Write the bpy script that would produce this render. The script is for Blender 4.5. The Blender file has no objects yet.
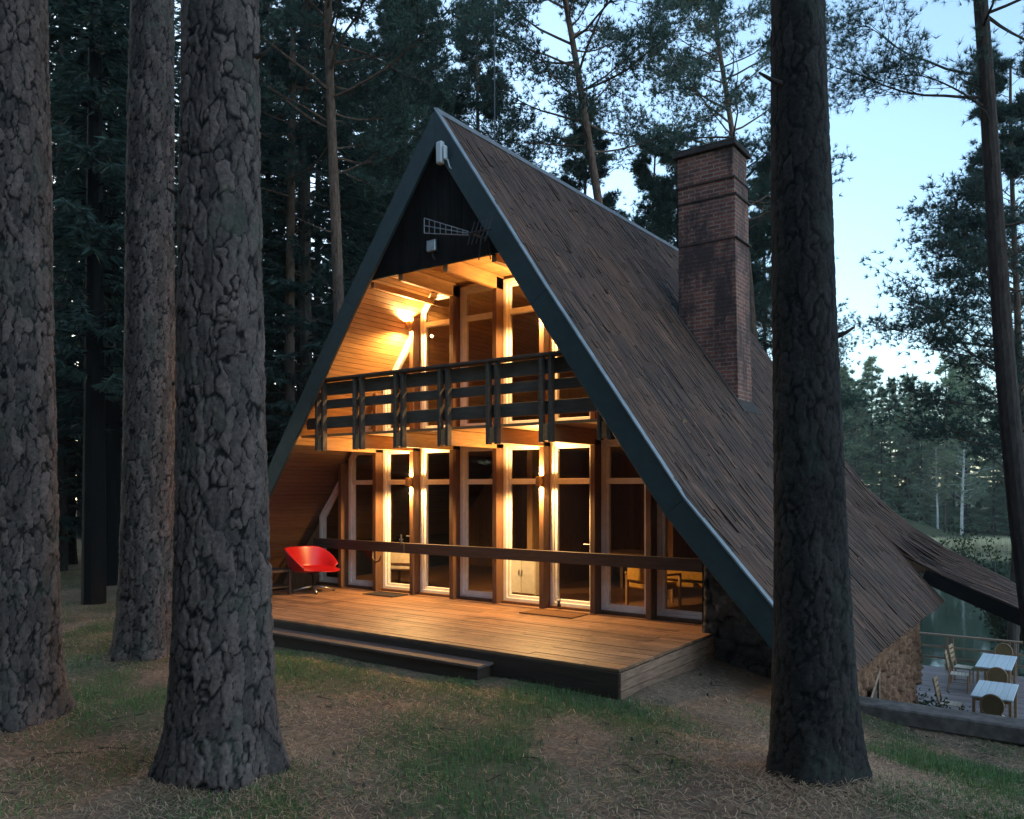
import bpy, bmesh, math, random
import numpy as np
from mathutils import Vector, Matrix
from math import sin, cos, pi, radians as R
rng = random.Random(7)
S = bpy.context.scene
COL = S.collection
# ------------------------------------------------------------------ place
# world: x along the facade (ridge at x=0), y into the house, glass at y=0, z up, lawn ~0
CAM = Vector((8.12, -11.08, 2.25))
F = 803.0; HX, HY = 512.0, 488.0
UX, UD, VX, VD = .8125, -.583, .5829, .8126
def ray(px, py):
    a = (px-HX)/F; b = (HY-py)/F
    return Vector((a*UX+UD, a*VX+VD, b))
def at(px, py, y=None, x=None, z=None, d=None):
    r = ray(px, py)
    if y is not None: t = (y-CAM.y)/r.y
    elif x is not None: t = (x-CAM.x)/r.x
    elif z is not None: t = (z-CAM.z)/r.z
    else: t = d
    return CAM + r*t
def gxy(px, d):
    p = at(px, HY, d=d); return p.x, p.y
# ------------------------------------------------------------------ helpers
class MB:
    def __init__(s): s.v=[]; s.f=[]; s.t=[]
    def add(s, vs, fs, tint=None):
        n=len(s.v); s.v += [tuple(v) for v in vs]; s.f += [tuple(i+n for i in f) for f in fs]
        s.t += [rng.random() if tint is None else tint]*len(vs)
    def hexa(s, p, tint=None):
        s.add(p, [(0,3,2,1),(4,5,6,7),(0,1,5,4),(1,2,6,5),(2,3,7,6),(3,0,4,7)], tint)
    def box(s, x0,x1,y0,y1,z0,z1, tint=None, M=None):
        p=[(x0,y0,z0),(x1,y0,z0),(x1,y1,z0),(x0,y1,z0),(x0,y0,z1),(x1,y0,z1),(x1,y1,z1),(x0,y1,z1)]
        if M is not None: p=[M@Vector(q) for q in p]
        s.hexa(p, tint); return s
    def prism_y(s, poly, y0, y1, tint=None):      # poly of (x,z)
        n=len(poly)
        ar=sum(poly[i][0]*poly[(i+1)%n][1]-poly[(i+1)%n][0]*poly[i][1] for i in range(n))
        if ar<0: poly=poly[::-1]
        vs=[(x,y0,z) for x,z in poly]+[(x,y1,z) for x,z in poly]
        fs=[tuple(range(n)), tuple(range(2*n-1,n-1,-1))]+[((i+1)%n, i, i+n, (i+1)%n+n) for i in range(n)]
        s.add(vs,fs,tint); return s
    def tube(s, path, rad, n=8, cap=True, tint=None):
        path=[Vector(p) for p in path]; k=len(path)
        if not hasattr(rad,'__len__'): rad=[rad]*k
        vs=[]; ref=None
        for i,p in enumerate(path):
            t=(path[min(i+1,k-1)]-path[max(i-1,0)]).normalized()
            if ref is None: ref = Vector((1,0,0)) if abs(t.x)<.8 else Vector((0,1,0))
            a=(ref-t*ref.dot(t)).normalized(); ref=a; b=t.cross(a)
            for j in range(n):
                w=2*pi*j/n; vs.append(p+(a*cos(w)+b*sin(w))*rad[i])
        fs=[(i*n+j, i*n+(j+1)%n, (i+1)*n+(j+1)%n, (i+1)*n+j) for i in range(k-1) for j in range(n)]
        if cap: fs += [tuple(range(n-1,-1,-1)), tuple((k-1)*n+j for j in range(n))]
        s.add(vs,fs,tint); return s
    def lathe(s, prof, c=(0,0,0), n=20, tint=None):
        vs=[(c[0]+r*cos(2*pi*j/n), c[1]+r*sin(2*pi*j/n), c[2]+z) for r,z in prof for j in range(n)]
        k=len(prof)
        fs=[(i*n+j, i*n+(j+1)%n, (i+1)*n+(j+1)%n, (i+1)*n+j) for i in range(k-1) for j in range(n)]
        fs+=[tuple(range(n-1,-1,-1)), tuple((k-1)*n+j for j in range(n))]
        s.add(vs,fs,tint); return s
    def mesh(s, name):
        me=bpy.data.meshes.new(name); me.from_pydata(s.v,[],s.f)
        a=me.attributes.new('tint','FLOAT','POINT'); a.data.foreach_set('value', s.t)
        return me
    def build(s, name, mat, parent=None, bevel=0, smooth=False, label=None):
        return link(name, s.mesh(name), mat, parent, bevel, smooth, label)
def link(name, me, mat, parent=None, bevel=0, smooth=False, label=None):
    if mat is not None: me.materials.append(mat)
    if smooth: me.polygons.foreach_set('use_smooth',[True]*len(me.polygons))
    o=bpy.data.objects.new(name, me); COL.objects.link(o)
    if parent is not None: o.parent=parent
    if label: o['label']=label
    if bevel:
        m=o.modifiers.new('edge','BEVEL'); m.width=bevel; m.segments=1; m.limit_method='ANGLE'; m.angle_limit=R(40)
    return o
def np_mesh(name, V, Fc, attrs=None):
    """V (n,3), Fc (m,k) -> mesh, fast"""
    me=bpy.data.meshes.new(name); n=len(V); m,k=Fc.shape
    me.vertices.add(n); me.vertices.foreach_set('co', np.asarray(V,np.float32).ravel())
    me.loops.add(m*k); me.loops.foreach_set('vertex_index', np.asarray(Fc,np.int32).ravel())
    me.polygons.add(m); me.polygons.foreach_set('loop_start', np.arange(0,m*k,k,dtype=np.int32))
    me.update(calc_edges=True)
    for an,av in (attrs or {}).items():
        a=me.attributes.new(an,'FLOAT','POINT'); a.data.foreach_set('value', np.asarray(av,np.float32))
    return me
def tag(o, label=None, cat=None, group=None, kind=None):
    for k,v in (('label',label),('category',cat),('group',group),('kind',kind)):
        if v: o[k]=v
    return o
def thing(name, label, cat, loc=(0,0,0), rz=0, group=None):
    o=bpy.data.objects.new(name,None); COL.objects.link(o); o.location=loc; o.rotation_euler=(0,0,rz)
    o.empty_display_size=.1
    return tag(o,label,cat,group)
def dup(root, loc, rz=0, label=None, scale=None):
    r=root.copy(); COL.objects.link(r); r.location=loc; r.rotation_euler=(0,0,rz)
    if label: r['label']=label
    if scale: r.scale=(scale,)*3 if not hasattr(scale,'__len__') else scale
    for ch in list(root.children):
        c=ch.copy(); COL.objects.link(c); c.parent=r
        for g in list(ch.children):
            e=g.copy(); COL.objects.link(e); e.parent=c
    return r
# ------------------------------------------------------------------ materials
def new_mat(name):
    m=bpy.data.materials.new(name); m.use_nodes=True
    nt=m.node_tree; return m, nt, nt.nodes['Principled BSDF']
def N(nt, typ, **kw):
    n=nt.nodes.new(typ)
    for k,v in kw.items():
        if k in n.inputs: n.inputs[k].default_value=v
        else: setattr(n,k,v)
    return n
def mixc(nt, fac, a, b, mode='MIX'):
    n=nt.nodes.new('ShaderNodeMix'); n.data_type='RGBA'; n.blend_type=mode
    for sock,val in ((n.inputs[0],fac),(n.inputs[6],a),(n.inputs[7],b)):
        if hasattr(val,'is_linked') or isinstance(val,bpy.types.NodeSocket): nt.links.new(val,sock)
        else: sock.default_value = val if not hasattr(val,'__len__') else (*val[:3],1)
    return n.outputs[2]
def ramp(nt, fac, *stops):
    n=nt.nodes.new('ShaderNodeValToRGB'); e=n.color_ramp.elements
    while len(e)<len(stops): e.new(.5)
    for i,(p,c) in enumerate(stops):
        e[i].position=p; e[i].color = (*c,1) if hasattr(c,'__len__') else (c,c,c,1)
    nt.links.new(fac,n.inputs[0]); return n.outputs[0]
def attr(nt, name): return N(nt,'ShaderNodeAttribute',attribute_name=name).outputs['Fac']
def coords(nt, scale=(1,1,1)):
    t=N(nt,'ShaderNodeTexCoord'); m=N(nt,'ShaderNodeMapping'); m.inputs['Scale'].default_value=scale
    nt.links.new(t.outputs['Object'], m.inputs['Vector']); return m.outputs[0]
def noise(nt, vec, scale, detail=4, rough=.6):
    n=N(nt,'ShaderNodeTexNoise',Scale=scale,Detail=detail,Roughness=rough); nt.links.new(vec,n.inputs['Vector']); return n.outputs['Fac']
def bump(nt, h, b, dist=.01, strength=.6):
    n=N(nt,'ShaderNodeBump',Distance=dist,Strength=strength); nt.links.new(h,n.inputs['Height']); nt.links.new(n.outputs[0], b.inputs['Normal'])
def wood(name, ca, cb, grain=(1,12,12), rough=.65, tint=.5, spec=.3, bumpd=.004, dirt=None):
    """ca/cb light and dark grain; per board 'tint' attribute varies the value"""
    m,nt,b=new_mat(name)
    v=coords(nt,grain); g=noise(nt,v,3,6,.65); v2=coords(nt); w=noise(nt,v2,1.7,3)
    c=ramp(nt,g,(.3,cb),(.7,ca))
    t=attr(nt,'tint'); tv=ramp(nt,t,(0,1-tint),(1,1))
    c=mixc(nt,1,c,tv,'MULTIPLY')
    if dirt: c=mixc(nt,ramp(nt,w,(.5,0),(.72,.8)),c,dirt)
    nt.links.new(c,b.inputs['Base Color']); b.inputs['Roughness'].default_value=rough
    b.inputs['Specular IOR Level'].default_value=spec
    bump(nt,g,b,bumpd,.7); return m
def plain(name, c, rough=.5, metal=0, var=.25, scale=6, spec=.5, bumpd=0):
    m,nt,b=new_mat(name); v=coords(nt); n=noise(nt,v,scale,5)
    d=tuple(x*(1-var) for x in c); l=tuple(min(1,x*(1+var*.6)) for x in c)
    nt.links.new(ramp(nt,n,(.3,d),(.7,l)),b.inputs['Base Color'])
    b.inputs['Roughness'].default_value=rough; b.inputs['Metallic'].default_value=metal; b.inputs['Specular IOR Level'].default_value=spec
    if bumpd: bump(nt,n,b,bumpd)
    return m
M={}
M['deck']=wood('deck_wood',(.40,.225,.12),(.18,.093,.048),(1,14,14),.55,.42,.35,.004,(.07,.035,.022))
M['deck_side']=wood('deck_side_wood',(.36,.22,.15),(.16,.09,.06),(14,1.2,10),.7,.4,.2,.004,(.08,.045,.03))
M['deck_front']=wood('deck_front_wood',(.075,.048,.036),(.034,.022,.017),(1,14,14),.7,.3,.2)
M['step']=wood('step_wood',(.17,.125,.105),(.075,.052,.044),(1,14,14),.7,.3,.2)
M['post']=wood('brown_stained_wood',(.20,.105,.055),(.10,.05,.026),(10,10,1.2),.6,.25)
M['beam']=wood('beam_wood',(.42,.235,.095),(.25,.13,.05),(10,1.2,10),.6,.2)
M['rail']=wood('rail_wood',(.085,.060,.050),(.042,.031,.027),(1.2,10,10),.65,.2)
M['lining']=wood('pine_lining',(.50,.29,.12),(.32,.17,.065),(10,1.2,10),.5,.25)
M['lining_low']=wood('shaded_lining',(.13,.068,.038),(.07,.036,.02),(10,1.2,10),.6,.3)  # darker copy of the lining, shade below the balcony put into its colour
M['ceil']=wood('ceiling_boards',(.50,.30,.13),(.33,.18,.07),(10,1.2,10),.5,.2)
M['gable']=wood('black_boards',(.022,.017,.016),(.010,.008,.008),(10,10,1.2),.8,.4,.1)
M['green_wood']=wood('grey_green_stain',(.125,.105,.083),(.062,.053,.044),(1.2,9,9),.7,.3,.2)
M['barge']=wood('blue_green_paint',(.026,.052,.056),(.014,.031,.035),(2,6,2),.5,.1,.4,.002)
M['white']=plain('white_frame_paint',(.78,.77,.74),.4,0,.12,9)
M['strip']=plain('zinc_strip',(.25,.28,.30),.5,.4,.3,5)
M['ridge']=plain('dull_ridge_metal',(.20,.19,.19),.5,.5,.3)
M['metal']=plain('grey_metal',(.45,.46,.47),.35,.85,.2)
M['aerial']=plain('dull_aerial_metal',(.24,.25,.26),.5,.3,.2)
M['dark_metal']=plain('dark_metal',(.05,.05,.055),.4,.7,.2)
M['black']=plain('black_plastic',(.02,.02,.022),.5)
M['white_plastic']=plain('white_plastic',(.62,.64,.65),.4,0,.08)
M['red']=plain('red_shell_plastic',(.36,.007,.010),.34,0,.12,3)
M['cushion']=plain('mustard_cloth',(.45,.25,.05),.9,0,.2,20,.1,.003)
M['cream']=plain('cream_cloth',(.60,.52,.42),.9,0,.15,20,.1,.003)
M['brown_cloth']=plain('brown_cloth',(.20,.10,.04),.9,0,.2,20,.1)
M['chair_wood']=wood('chair_wood',(.42,.26,.14),(.25,.14,.07),(8,8,2),.5,.2)
M['wicker']=wood('woven_back',(.30,.19,.08),(.14,.085,.035),(22,22,22),.7,.2)
M['table_top']=wood('pale_table_top',(.62,.68,.72),(.50,.56,.60),(10,1.2,10),.4,.1)
M['inner_wall']=wood('interior_boards',(.42,.25,.14),(.28,.16,.08),(10,10,1.5),.6,.25)
M['inner_floor']=wood('interior_floor',(.30,.17,.09),(.18,.10,.055),(10,1.2,10),.4,.3)
M['mat']=plain('coir_mat',(.13,.07,.035),.95,0,.5,60,.1,.01)
M['mat2']=plain('dark_mat',(.035,.03,.03),.95,0,.5,60,.1,.01)
M['ledge']=plain('sooty_ledge',(.05,.035,.03),.9,0,.5,9)
# terrace timber
M['terrace']=wood('terrace_boards',(.30,.23,.22),(.18,.13,.125),(1,12,12),.55,.3,.4)
M['terrace_rail']=wood('terrace_rail_wood',(.36,.22,.14),(.2,.115,.07),(1.2,9,9),.6,.25)
def glass():
    m=bpy.data.materials.new('window_glass'); m.use_nodes=True; nt=m.node_tree; nt.nodes.clear()
    o=N(nt,'ShaderNodeOutputMaterial'); mx=N(nt,'ShaderNodeMixShader'); tr=N(nt,'ShaderNodeBsdfTransparent'); gl=N(nt,'ShaderNodeBsdfGlossy',Roughness=.02)
    tr.inputs[0].default_value=(.95,.96,.955,1)
    fr=N(nt,'ShaderNodeFresnel',IOR=1.5)
    geo=N(nt,'ShaderNodeNewGeometry'); ib=N(nt,'ShaderNodeMath',operation='SUBTRACT'); ib.inputs[0].default_value=1; nt.links.new(geo.outputs['Backfacing'],ib.inputs[1]); fm=N(nt,'ShaderNodeMath',operation='MULTIPLY'); nt.links.new(fr.outputs[0],fm.inputs[0]); nt.links.new(ib.outputs[0],fm.inputs[1]); nt.links.new(fm.outputs[0],mx.inputs[0]); nt.links.new(tr.outputs[0],mx.inputs[1]); nt.links.new(gl.outputs[0],mx.inputs[2]); nt.links.new(mx.outputs[0],o.inputs[0]); return m
M['glass']=glass()
def shake_mat():
    m,nt,b=new_mat('weathered_shakes')
    v=coords(nt,(1,1,1)); g=noise(nt,coords(nt,(2,22,2)),3,6,.7); p=noise(nt,v,.55,5,.7); q=noise(nt,v,2.2,4,.65)
    c=ramp(nt,attr(nt,'tint'),(0,(.036,.021,.016)),(.5,(.098,.050,.034)),(.9,(.150,.080,.054)),(1,(.21,.098,.062)))
    c=mixc(nt,ramp(nt,p,(.50,0),(.64,.5)),c,(.19,.085,.050))
    c=mixc(nt,ramp(nt,q,(.48,0),(.66,.55)),c,(.032,.026,.024))
    c=mixc(nt,1,c,ramp(nt,g,(.25,.45),(.7,1.15)),'MULTIPLY')
    nt.links.new(c,b.inputs['Base Color']); b.inputs['Roughness'].default_value=.8; b.inputs['Specular IOR Level'].default_value=.25
    bump(nt,g,b,.006,.8); return m
M['shake']=shake_mat()
def brick_mat():
    m,nt,b=new_mat('red_brick')
    geo=N(nt,'ShaderNodeNewGeometry'); tc=N(nt,'ShaderNodeTexCoord')
    sep=N(nt,'ShaderNodeSeparateXYZ'); nt.links.new(tc.outputs['Object'],sep.inputs[0])
    add=N(nt,'ShaderNodeMath',operation='ADD'); nt.links.new(sep.outputs[0],add.inputs[0]); nt.links.new(sep.outputs[1],add.inputs[1])
    cmb=N(nt,'ShaderNodeCombineXYZ'); nt.links.new(add.outputs[0],cmb.inputs[0]); nt.links.new(sep.outputs[2],cmb.inputs[1])
    br=N(nt,'ShaderNodeTexBrick',Scale=1.0); br.inputs['Brick Width'].default_value=.25; br.inputs['Row Height'].default_value=.077
    br.inputs['Mortar Size'].default_value=.012; br.inputs['Mortar Smooth'].default_value=.3
    br.inputs['Color1'].default_value=(.32,.10,.062,1); br.inputs['Color2'].default_value=(.18,.058,.040,1); br.inputs['Mortar'].default_value=(.30,.23,.19,1)
    nt.links.new(cmb.outputs[0],br.inputs['Vector'])
    v=coords(nt); s=noise(nt,coords(nt,(1,1,.45)),1.9,6,.75); f=noise(nt,v,25,3)
    c=mixc(nt,ramp(nt,s,(.45,0),(.6,.9)),br.outputs['Color'],(.05,.03,.027))
    c=mixc(nt,1,c,ramp(nt,f,(.3,.7),(.7,1.1)),'MULTIPLY')
    nt.links.new(c,b.inputs['Base Color']); b.inputs['Roughness'].default_value=.85
    inv=ramp(nt,br.outputs['Fac'],(0,1),(1,0)); bump(nt,inv,b,.01,.8); return m
M['brick']=brick_mat()
def cell_mat(name, dark, mid, light, rough=.9, fine=30, moss=None, upper=None, mossy=(.52,.7)):
    """plates / stones: 'crack' attribute 0 in the joint, 'cell' a random value per plate"""
    m,nt,b=new_mat(name); v=coords(nt)
    c=ramp(nt,attr(nt,'cell'),(0,mid),(1,light))
    n1=noise(nt,v,fine,6,.7); n2=noise(nt,v,3.5,4)
    c=mixc(nt,1,c,ramp(nt,n1,(.3,.45),(.72,1.25)),'MULTIPLY')
    c=mixc(nt,1,c,ramp(nt,n2,(.3,.7),(.7,1.15)),'MULTIPLY')
    c=mixc(nt,ramp(nt,attr(nt,'crack'),(.10,0),(.45,1)),dark,c)
    if moss: c=mixc(nt,ramp(nt,noise(nt,v,2.1,5,.7),(mossy[0],0),(mossy[1],.6)),c,moss)
    if upper:
        sep=N(nt,'ShaderNodeSeparateXYZ'); nt.links.new(v,sep.inputs[0])
        mr=N(nt,'ShaderNodeMapRange'); mr.inputs[1].default_value=upper[0]; mr.inputs[2].default_value=upper[1]; nt.links.new(sep.outputs[2],mr.inputs[0])
        c=mixc(nt,mr.outputs[0],c,mixc(nt,1,upper[2],ramp(nt,n1,(.3,.5),(.7,1.1)),'MULTIPLY'))
    nt.links.new(c,b.inputs['Base Color']); b.inputs['Roughness'].default_value=rough; b.inputs['Specular IOR Level'].default_value=.2
    bump(nt,n1,b,.012,.9); return m
M['bark']=cell_mat('pine_bark',(.006,.0055,.0055),(.050,.040,.037),(.165,.121,.108),.92,26,(.055,.066,.05))
M['bark_dark']=cell_mat('dark_pine_bark',(.005,.005,.005),(.020,.018,.017),(.042,.035,.033),.92,26,(.045,.055,.045))
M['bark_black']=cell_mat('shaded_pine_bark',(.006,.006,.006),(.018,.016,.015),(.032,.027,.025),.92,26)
M['stone']=cell_mat('dark_field_stone',(.012,.011,.010),(.05,.046,.042),(.12,.105,.095),.85,14,(.035,.045,.03))
M['rust_stone']=cell_mat('rust_brown_rubble',(.035,.02,.014),(.15,.072,.042),(.31,.165,.10),.85,16)
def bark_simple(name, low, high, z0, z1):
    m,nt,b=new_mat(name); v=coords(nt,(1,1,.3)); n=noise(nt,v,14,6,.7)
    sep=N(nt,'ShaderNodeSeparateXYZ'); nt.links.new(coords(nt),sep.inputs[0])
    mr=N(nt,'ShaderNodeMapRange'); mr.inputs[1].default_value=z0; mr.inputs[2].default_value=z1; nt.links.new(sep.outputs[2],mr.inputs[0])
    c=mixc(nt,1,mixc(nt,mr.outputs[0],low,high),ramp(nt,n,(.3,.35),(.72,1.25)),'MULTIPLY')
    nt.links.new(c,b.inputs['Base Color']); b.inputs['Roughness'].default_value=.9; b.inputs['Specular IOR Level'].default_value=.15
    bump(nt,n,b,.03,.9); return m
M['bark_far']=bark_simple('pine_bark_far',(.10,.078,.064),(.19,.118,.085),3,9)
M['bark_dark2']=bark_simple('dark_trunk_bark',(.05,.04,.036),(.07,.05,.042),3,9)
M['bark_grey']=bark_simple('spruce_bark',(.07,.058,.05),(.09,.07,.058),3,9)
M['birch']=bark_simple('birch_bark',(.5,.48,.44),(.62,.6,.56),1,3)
def leaf(name, ca, cb, trans=.25):
    m,nt,b=new_mat(name)
    oi=N(nt,'ShaderNodeObjectInfo'); t=attr(nt,'tint')
    c=mixc(nt,ramp(nt,t,(0,0),(1,1)),ca,cb)
    c=mixc(nt,1,c,ramp(nt,oi.outputs['Random'],(0,.75),(1,1.2)),'MULTIPLY')
    nt.links.new(c,b.inputs['Base Color']); b.inputs['Roughness'].default_value=.6; b.inputs['Specular IOR Level'].default_value=.2
    tr=N(nt,'ShaderNodeBsdfTranslucent'); nt.links.new(c,tr.inputs[0]); mx=N(nt,'ShaderNodeMixShader'); mx.inputs[0].default_value=trans
    o=nt.nodes['Material Output']; nt.links.new(b.outputs[0],mx.inputs[1]); nt.links.new(tr.outputs[0],mx.inputs[2]); nt.links.new(mx.outputs[0],o.inputs[0]); return m
M['pine']=leaf('pine_needles',(.045,.080,.068),(.095,.140,.108))
M['pine_lit']=leaf('lit_pine_needles',(.07,.095,.045),(.13,.16,.075))  # paler copy of the pine needles, light on the tops put into the colour
M['spruce']=leaf('spruce_needles',(.024,.050,.044),(.056,.094,.078))
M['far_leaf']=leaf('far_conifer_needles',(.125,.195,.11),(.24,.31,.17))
M['broad']=leaf('broad_leaves',(.03,.06,.03),(.07,.11,.045))
M['birch_leaf']=leaf('birch_leaves',(.12,.16,.09),(.2,.24,.14))
M['grass']=leaf('grass_blades',(.045,.11,.032),(.11,.20,.06),.2)
M['litter']=leaf('fallen_needles',(.16,.09,.05),(.48,.32,.20),.05)
M['reed']=leaf('dry_reeds',(.62,.55,.32),(.80,.72,.46),.2)
SKY_S=.136; SKY_TINT=(.83,.97,1.05); SKY_SAT=.84; SUN_E=.26; EXPO=2.05; SUN_AZD=-75; HAZE=.0004
# ================================================================== HOUSE
APEX=(-.05,8.07)
PL=[APEX,(-2.05,5.43),(-4.39,2.18),(-5.5,.85),(-6.25,.05)]        # left slope, top to eave (x,z)
PR=[APEX,(2.01,5.01),(4.05,2.10),(5.19,.807),(5.85,.05)]           # right slope
PCF=[(4.05,2.10),(5.19,.83),(5.75,.58),(7.16,-.02),(9.6,-1.08)]; PCB=[(4.05,2.10),(5.23,1.12),(5.8,.82),(7.04,.15),(9.6,-1.22)]; PC=PCB                 # right slope's lower part behind y=6.4 sweeps out as a canopy
YF,YM,YB=-1.68,6.42,8.80
def zroof(x, drop=0):
    P=PL if x<APEX[0] else PR
    for (xa,za),(xb,zb) in zip(P,P[1:]):
        if min(xa,xb)<=x<=max(xa,xb): return za+(zb-za)*(x-xa)/(xb-xa)-drop
    return P[-1][1]-drop
def clip_poly(poly, a,b,c):        # keep a*x+b*z<=c
    out=[]
    for i in range(len(poly)):
        p,q=poly[i],poly[(i+1)%len(poly)]
        fp=a*p[0]+b*p[1]-c; fq=a*q[0]+b*q[1]-c
        if fp<=0: out.append(p)
        if fp*fq<0:
            t=fp/(fp-fq); out.append((p[0]+(q[0]-p[0])*t,p[1]+(q[1]-p[1])*t))
    return out
def under_roof(poly, drop):
    xm=sum(p[0] for p in poly)/len(poly)
    for P in (PL,PR):
        for (xa,za),(xb,zb) in zip(P[:3],P[1:4]):
            lo,hi=min(xa,xb),max(xa,xb)
            if hi<min(p[0] for p in poly)-.01 or lo>max(p[0] for p in poly)+.01: continue
            sl=(zb-za)/(xb-xa)
            poly=clip_poly(poly,-sl,1,za-sl*xa-drop)
            if len(poly)<3: return []
    return poly
def inset(poly,d):
    n=len(poly); ar=sum(poly[i][0]*poly[(i+1)%n][1]-poly[(i+1)%n][0]*poly[i][1] for i in range(n))
    if ar<0: poly=poly[::-1]
    out=poly
    for i in range(n):
        (x0,z0),(x1,z1)=poly[i],poly[(i+1)%n]; L=math.hypot(x1-x0,z1-z0)
        if L<1e-6: continue
        nx,nz=(z1-z0)/L,-(x1-x0)/L            # outward for ccw
        out=clip_poly(out,nx,nz,nx*x0+nz*z0-d)
        if len(out)<3: return []
    return out
def ring(mb, outer, inner_d, y0, y1):
    """frame between polygon and its inset"""
    n=len(outer); ar=sum(outer[i][0]*outer[(i+1)%n][1]-outer[(i+1)%n][0]*outer[i][1] for i in range(n))
    if ar<0: outer=outer[::-1]
    # mitred inset: same vertex count (convex)
    inn=[]
    for i in range(n):
        p0,p1,p2=[Vector(q) for q in (outer[i-1],outer[i],outer[(i+1)%n])]
        e1=(p1-p0).normalized(); e2=(p2-p1).normalized()
        n1=Vector((-e1.y,e1.x)); n2=Vector((-e2.y,e2.x)); bis=(n1+n2); k=bis.dot(n1)
        inn.append(p1+bis*(inner_d/max(k,.35)))
    for i in range(n):
        j=(i+1)%n
        a,b,c,d=outer[i],outer[j],inn[j],inn[i]
        mb.hexa([(a[0],y0,a[1]),(b[0],y0,b[1]),(c[0],y0,c[1]),(d[0],y0,d[1]),(a[0],y1,a[1]),(b[0],y1,b[1]),(c[0],y1,c[1]),(d[0],y1,d[1])][0:4]+
                [(a[0],y1,a[1]),(b[0],y1,b[1]),(c[0],y1,c[1]),(d[0],y1,d[1])])
    return [tuple(q) for q in inn]
H=thing('chalet','steep A-frame wooden chalet with glazed gable, balcony and brick chimney','house')
SP=.95
LZ0,LZ1=.32,3.02; UZ0,UZ1=3.26,5.80
def window(k0x,k1x,z0,z1,tz,drop=.17,name='window'):
    poly=under_roof([(k0x,z0),(k1x,z0),(k1x,z1),(k0x,z1)],drop)
    poly=[p for i,p in enumerate(poly) if math.dist(p,poly[i-1])>.02]
    if len(poly)<3: return None
    f=MB(); inn=ring(f,poly,.075,-.06,.05); inn2=ring(f,inn,.05,-.035,.035)
    w=f.build(name,M['white'],H,.006)
    g=inset(inn2,-.004) if False else inn2
    xs=[p[0] for p in inn2]; zs=[p[1] for p in inn2]
    bar=under_roof([(min(xs)-.0,tz-.045),(max(xs)+.0,tz-.045),(max(xs),tz+.045),(min(xs),tz+.045)],drop+.13)
    if len(bar)>=3 and min(zs)<tz-.1<tz+.15<max(zs): MB().prism_y(bar,-.045,.045).build('transom',M['white'],w,.005)
    MB().prism_y(inn2,-.006,.006).build('pane',M['glass'],w)
    return w
POSTW=.045
def posts_and_bays():
    for k in range(-4,5):
        x=k*SP-.02
        for (z0,z1) in ((.30,3.0),(3.22,5.82)):
            zt=min(z1, min(zroof(x-POSTW,.18),zroof(x+POSTW,.18)))
            if zt-z0<.6: continue
            if z0>3 and abs(k)>3: continue
            MB().box(x-POSTW,x+POSTW,-.245,.06,z0,zt).build('post',M['post'],H,.006)
    for k in range(-5,5):
        x0,x1=k*SP-.02+POSTW+.003,(k+1)*SP-.02-POSTW-.003
        if k==-5: x0=-4.63
        if k==4: continue
        isdoor=k in (-3,1)
        w=window(x0,x1,LZ0,LZ1,2.36,name='glazed_door' if isdoor else 'window')
        if isdoor and w:
            h=MB(); hx=x1-.075 if k==1 else x1-.075
            h.box(hx-.02,hx+.02,-.075,-.06,1.25,1.43); h.tube([(hx,-.075,1.36),(hx,-.11,1.36),(hx-.11,-.115,1.36)],.011,6)
            h.build('handle',M['metal'],w)
    for k in range(-4,4):
        x0,x1=k*SP-.02+POSTW+.003,(k+1)*SP-.02-POSTW-.003
        window(x0,x1,UZ0,UZ1,5.24)
posts_and_bays()
# sill beams, wall infill
MB().box(-4.75,3.86,-.12,.08,.305,.345).box(-4.75,3.86,-.09,.08,.10,.30).build('sill',M['post'],H,.004)
MB().box(-3.6,3.3,-.075,.07,3.21,3.255).build('sill',M['post'],H,.004)
def infill(x0,x1,z0,z1):
    p=under_roof([(x0,z0),(x1,z0),(x1,z1),(x0,z1)],.12)
    if len(p)>=3: MB().prism_y(p,.055,.10).build('gable_infill',M['inner_wall'],H)
infill(-5.9,-4.66,.1,3.0); infill(-4.1,-3.83,3.2,5.8); infill(3.72,4.2,3.2,5.8)
# roof slab (two slopes + canopy), shakes, lining
def slab(P, th, y0, y1, drop0=0):
    mb=MB()
    off=[]
    for i,(x,z) in enumerate(P):
        ia,ib=max(i-1,0),min(i+1,len(P)-1)
        dx,dz=P[ib][0]-P[ia][0],P[ib][1]-P[ia][1]; L=math.hypot(dx,dz); s=1 if P[-1][0]<P[0][0] else -1
        nx,nz=(dz/L*s, -dx/L*s)
        if nz>0: nx,nz=-nx,-nz
        off.append((x,z-th*L/max(abs(dx),.01)) if (x,round(z,2))==(APEX[0],APEX[1]) or (i==0 and abs(x-APEX[0])<1e-6) else (x+nx*th,z+nz*th))
    for i in range(len(P)-1):
        a,b,c,d=P[i],P[i+1],off[i+1],off[i]
        mb.hexa([(a[0],y0,a[1]),(b[0],y0,b[1]),(c[0],y0,c[1]),(d[0],y0,d[1]),(a[0],y1,a[1]),(b[0],y1,b[1]),(c[0],y1,c[1]),(d[0],y1,d[1])],.3)
    return mb, off
roof,_=slab(PL,.11,YF,YB)
r2,_=slab(PR[:3],.11,YF,YB); roof.v_n=0
def merge(a,b):
    n=len(a.v); a.v+=b.v; a.t+=b.t; a.f+=[tuple(i+n for i in f) for f in b.f]
merge(roof,r2)
r3,_=slab(PR[2:],.11,YF,YM); merge(roof,r3)
def canopy(y):
    t=min(1,max(0,(y-YM)/(YB-YM))); return [(a[0]+(b[0]-a[0])*t,a[1]+(b[1]-a[1])*t) for a,b in zip(PCF,PCB)]
for q in range(8):
    ya=YM+.01+(YB-YM-.01)*q/8; yb=YM+.01+(YB-YM-.01)*(q+1)/8
    r4,_=slab(canopy((ya+yb)/2),.14,ya,yb); merge(roof,r4)
ROOF=roof.build('roof',M['post'],H)
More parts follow.
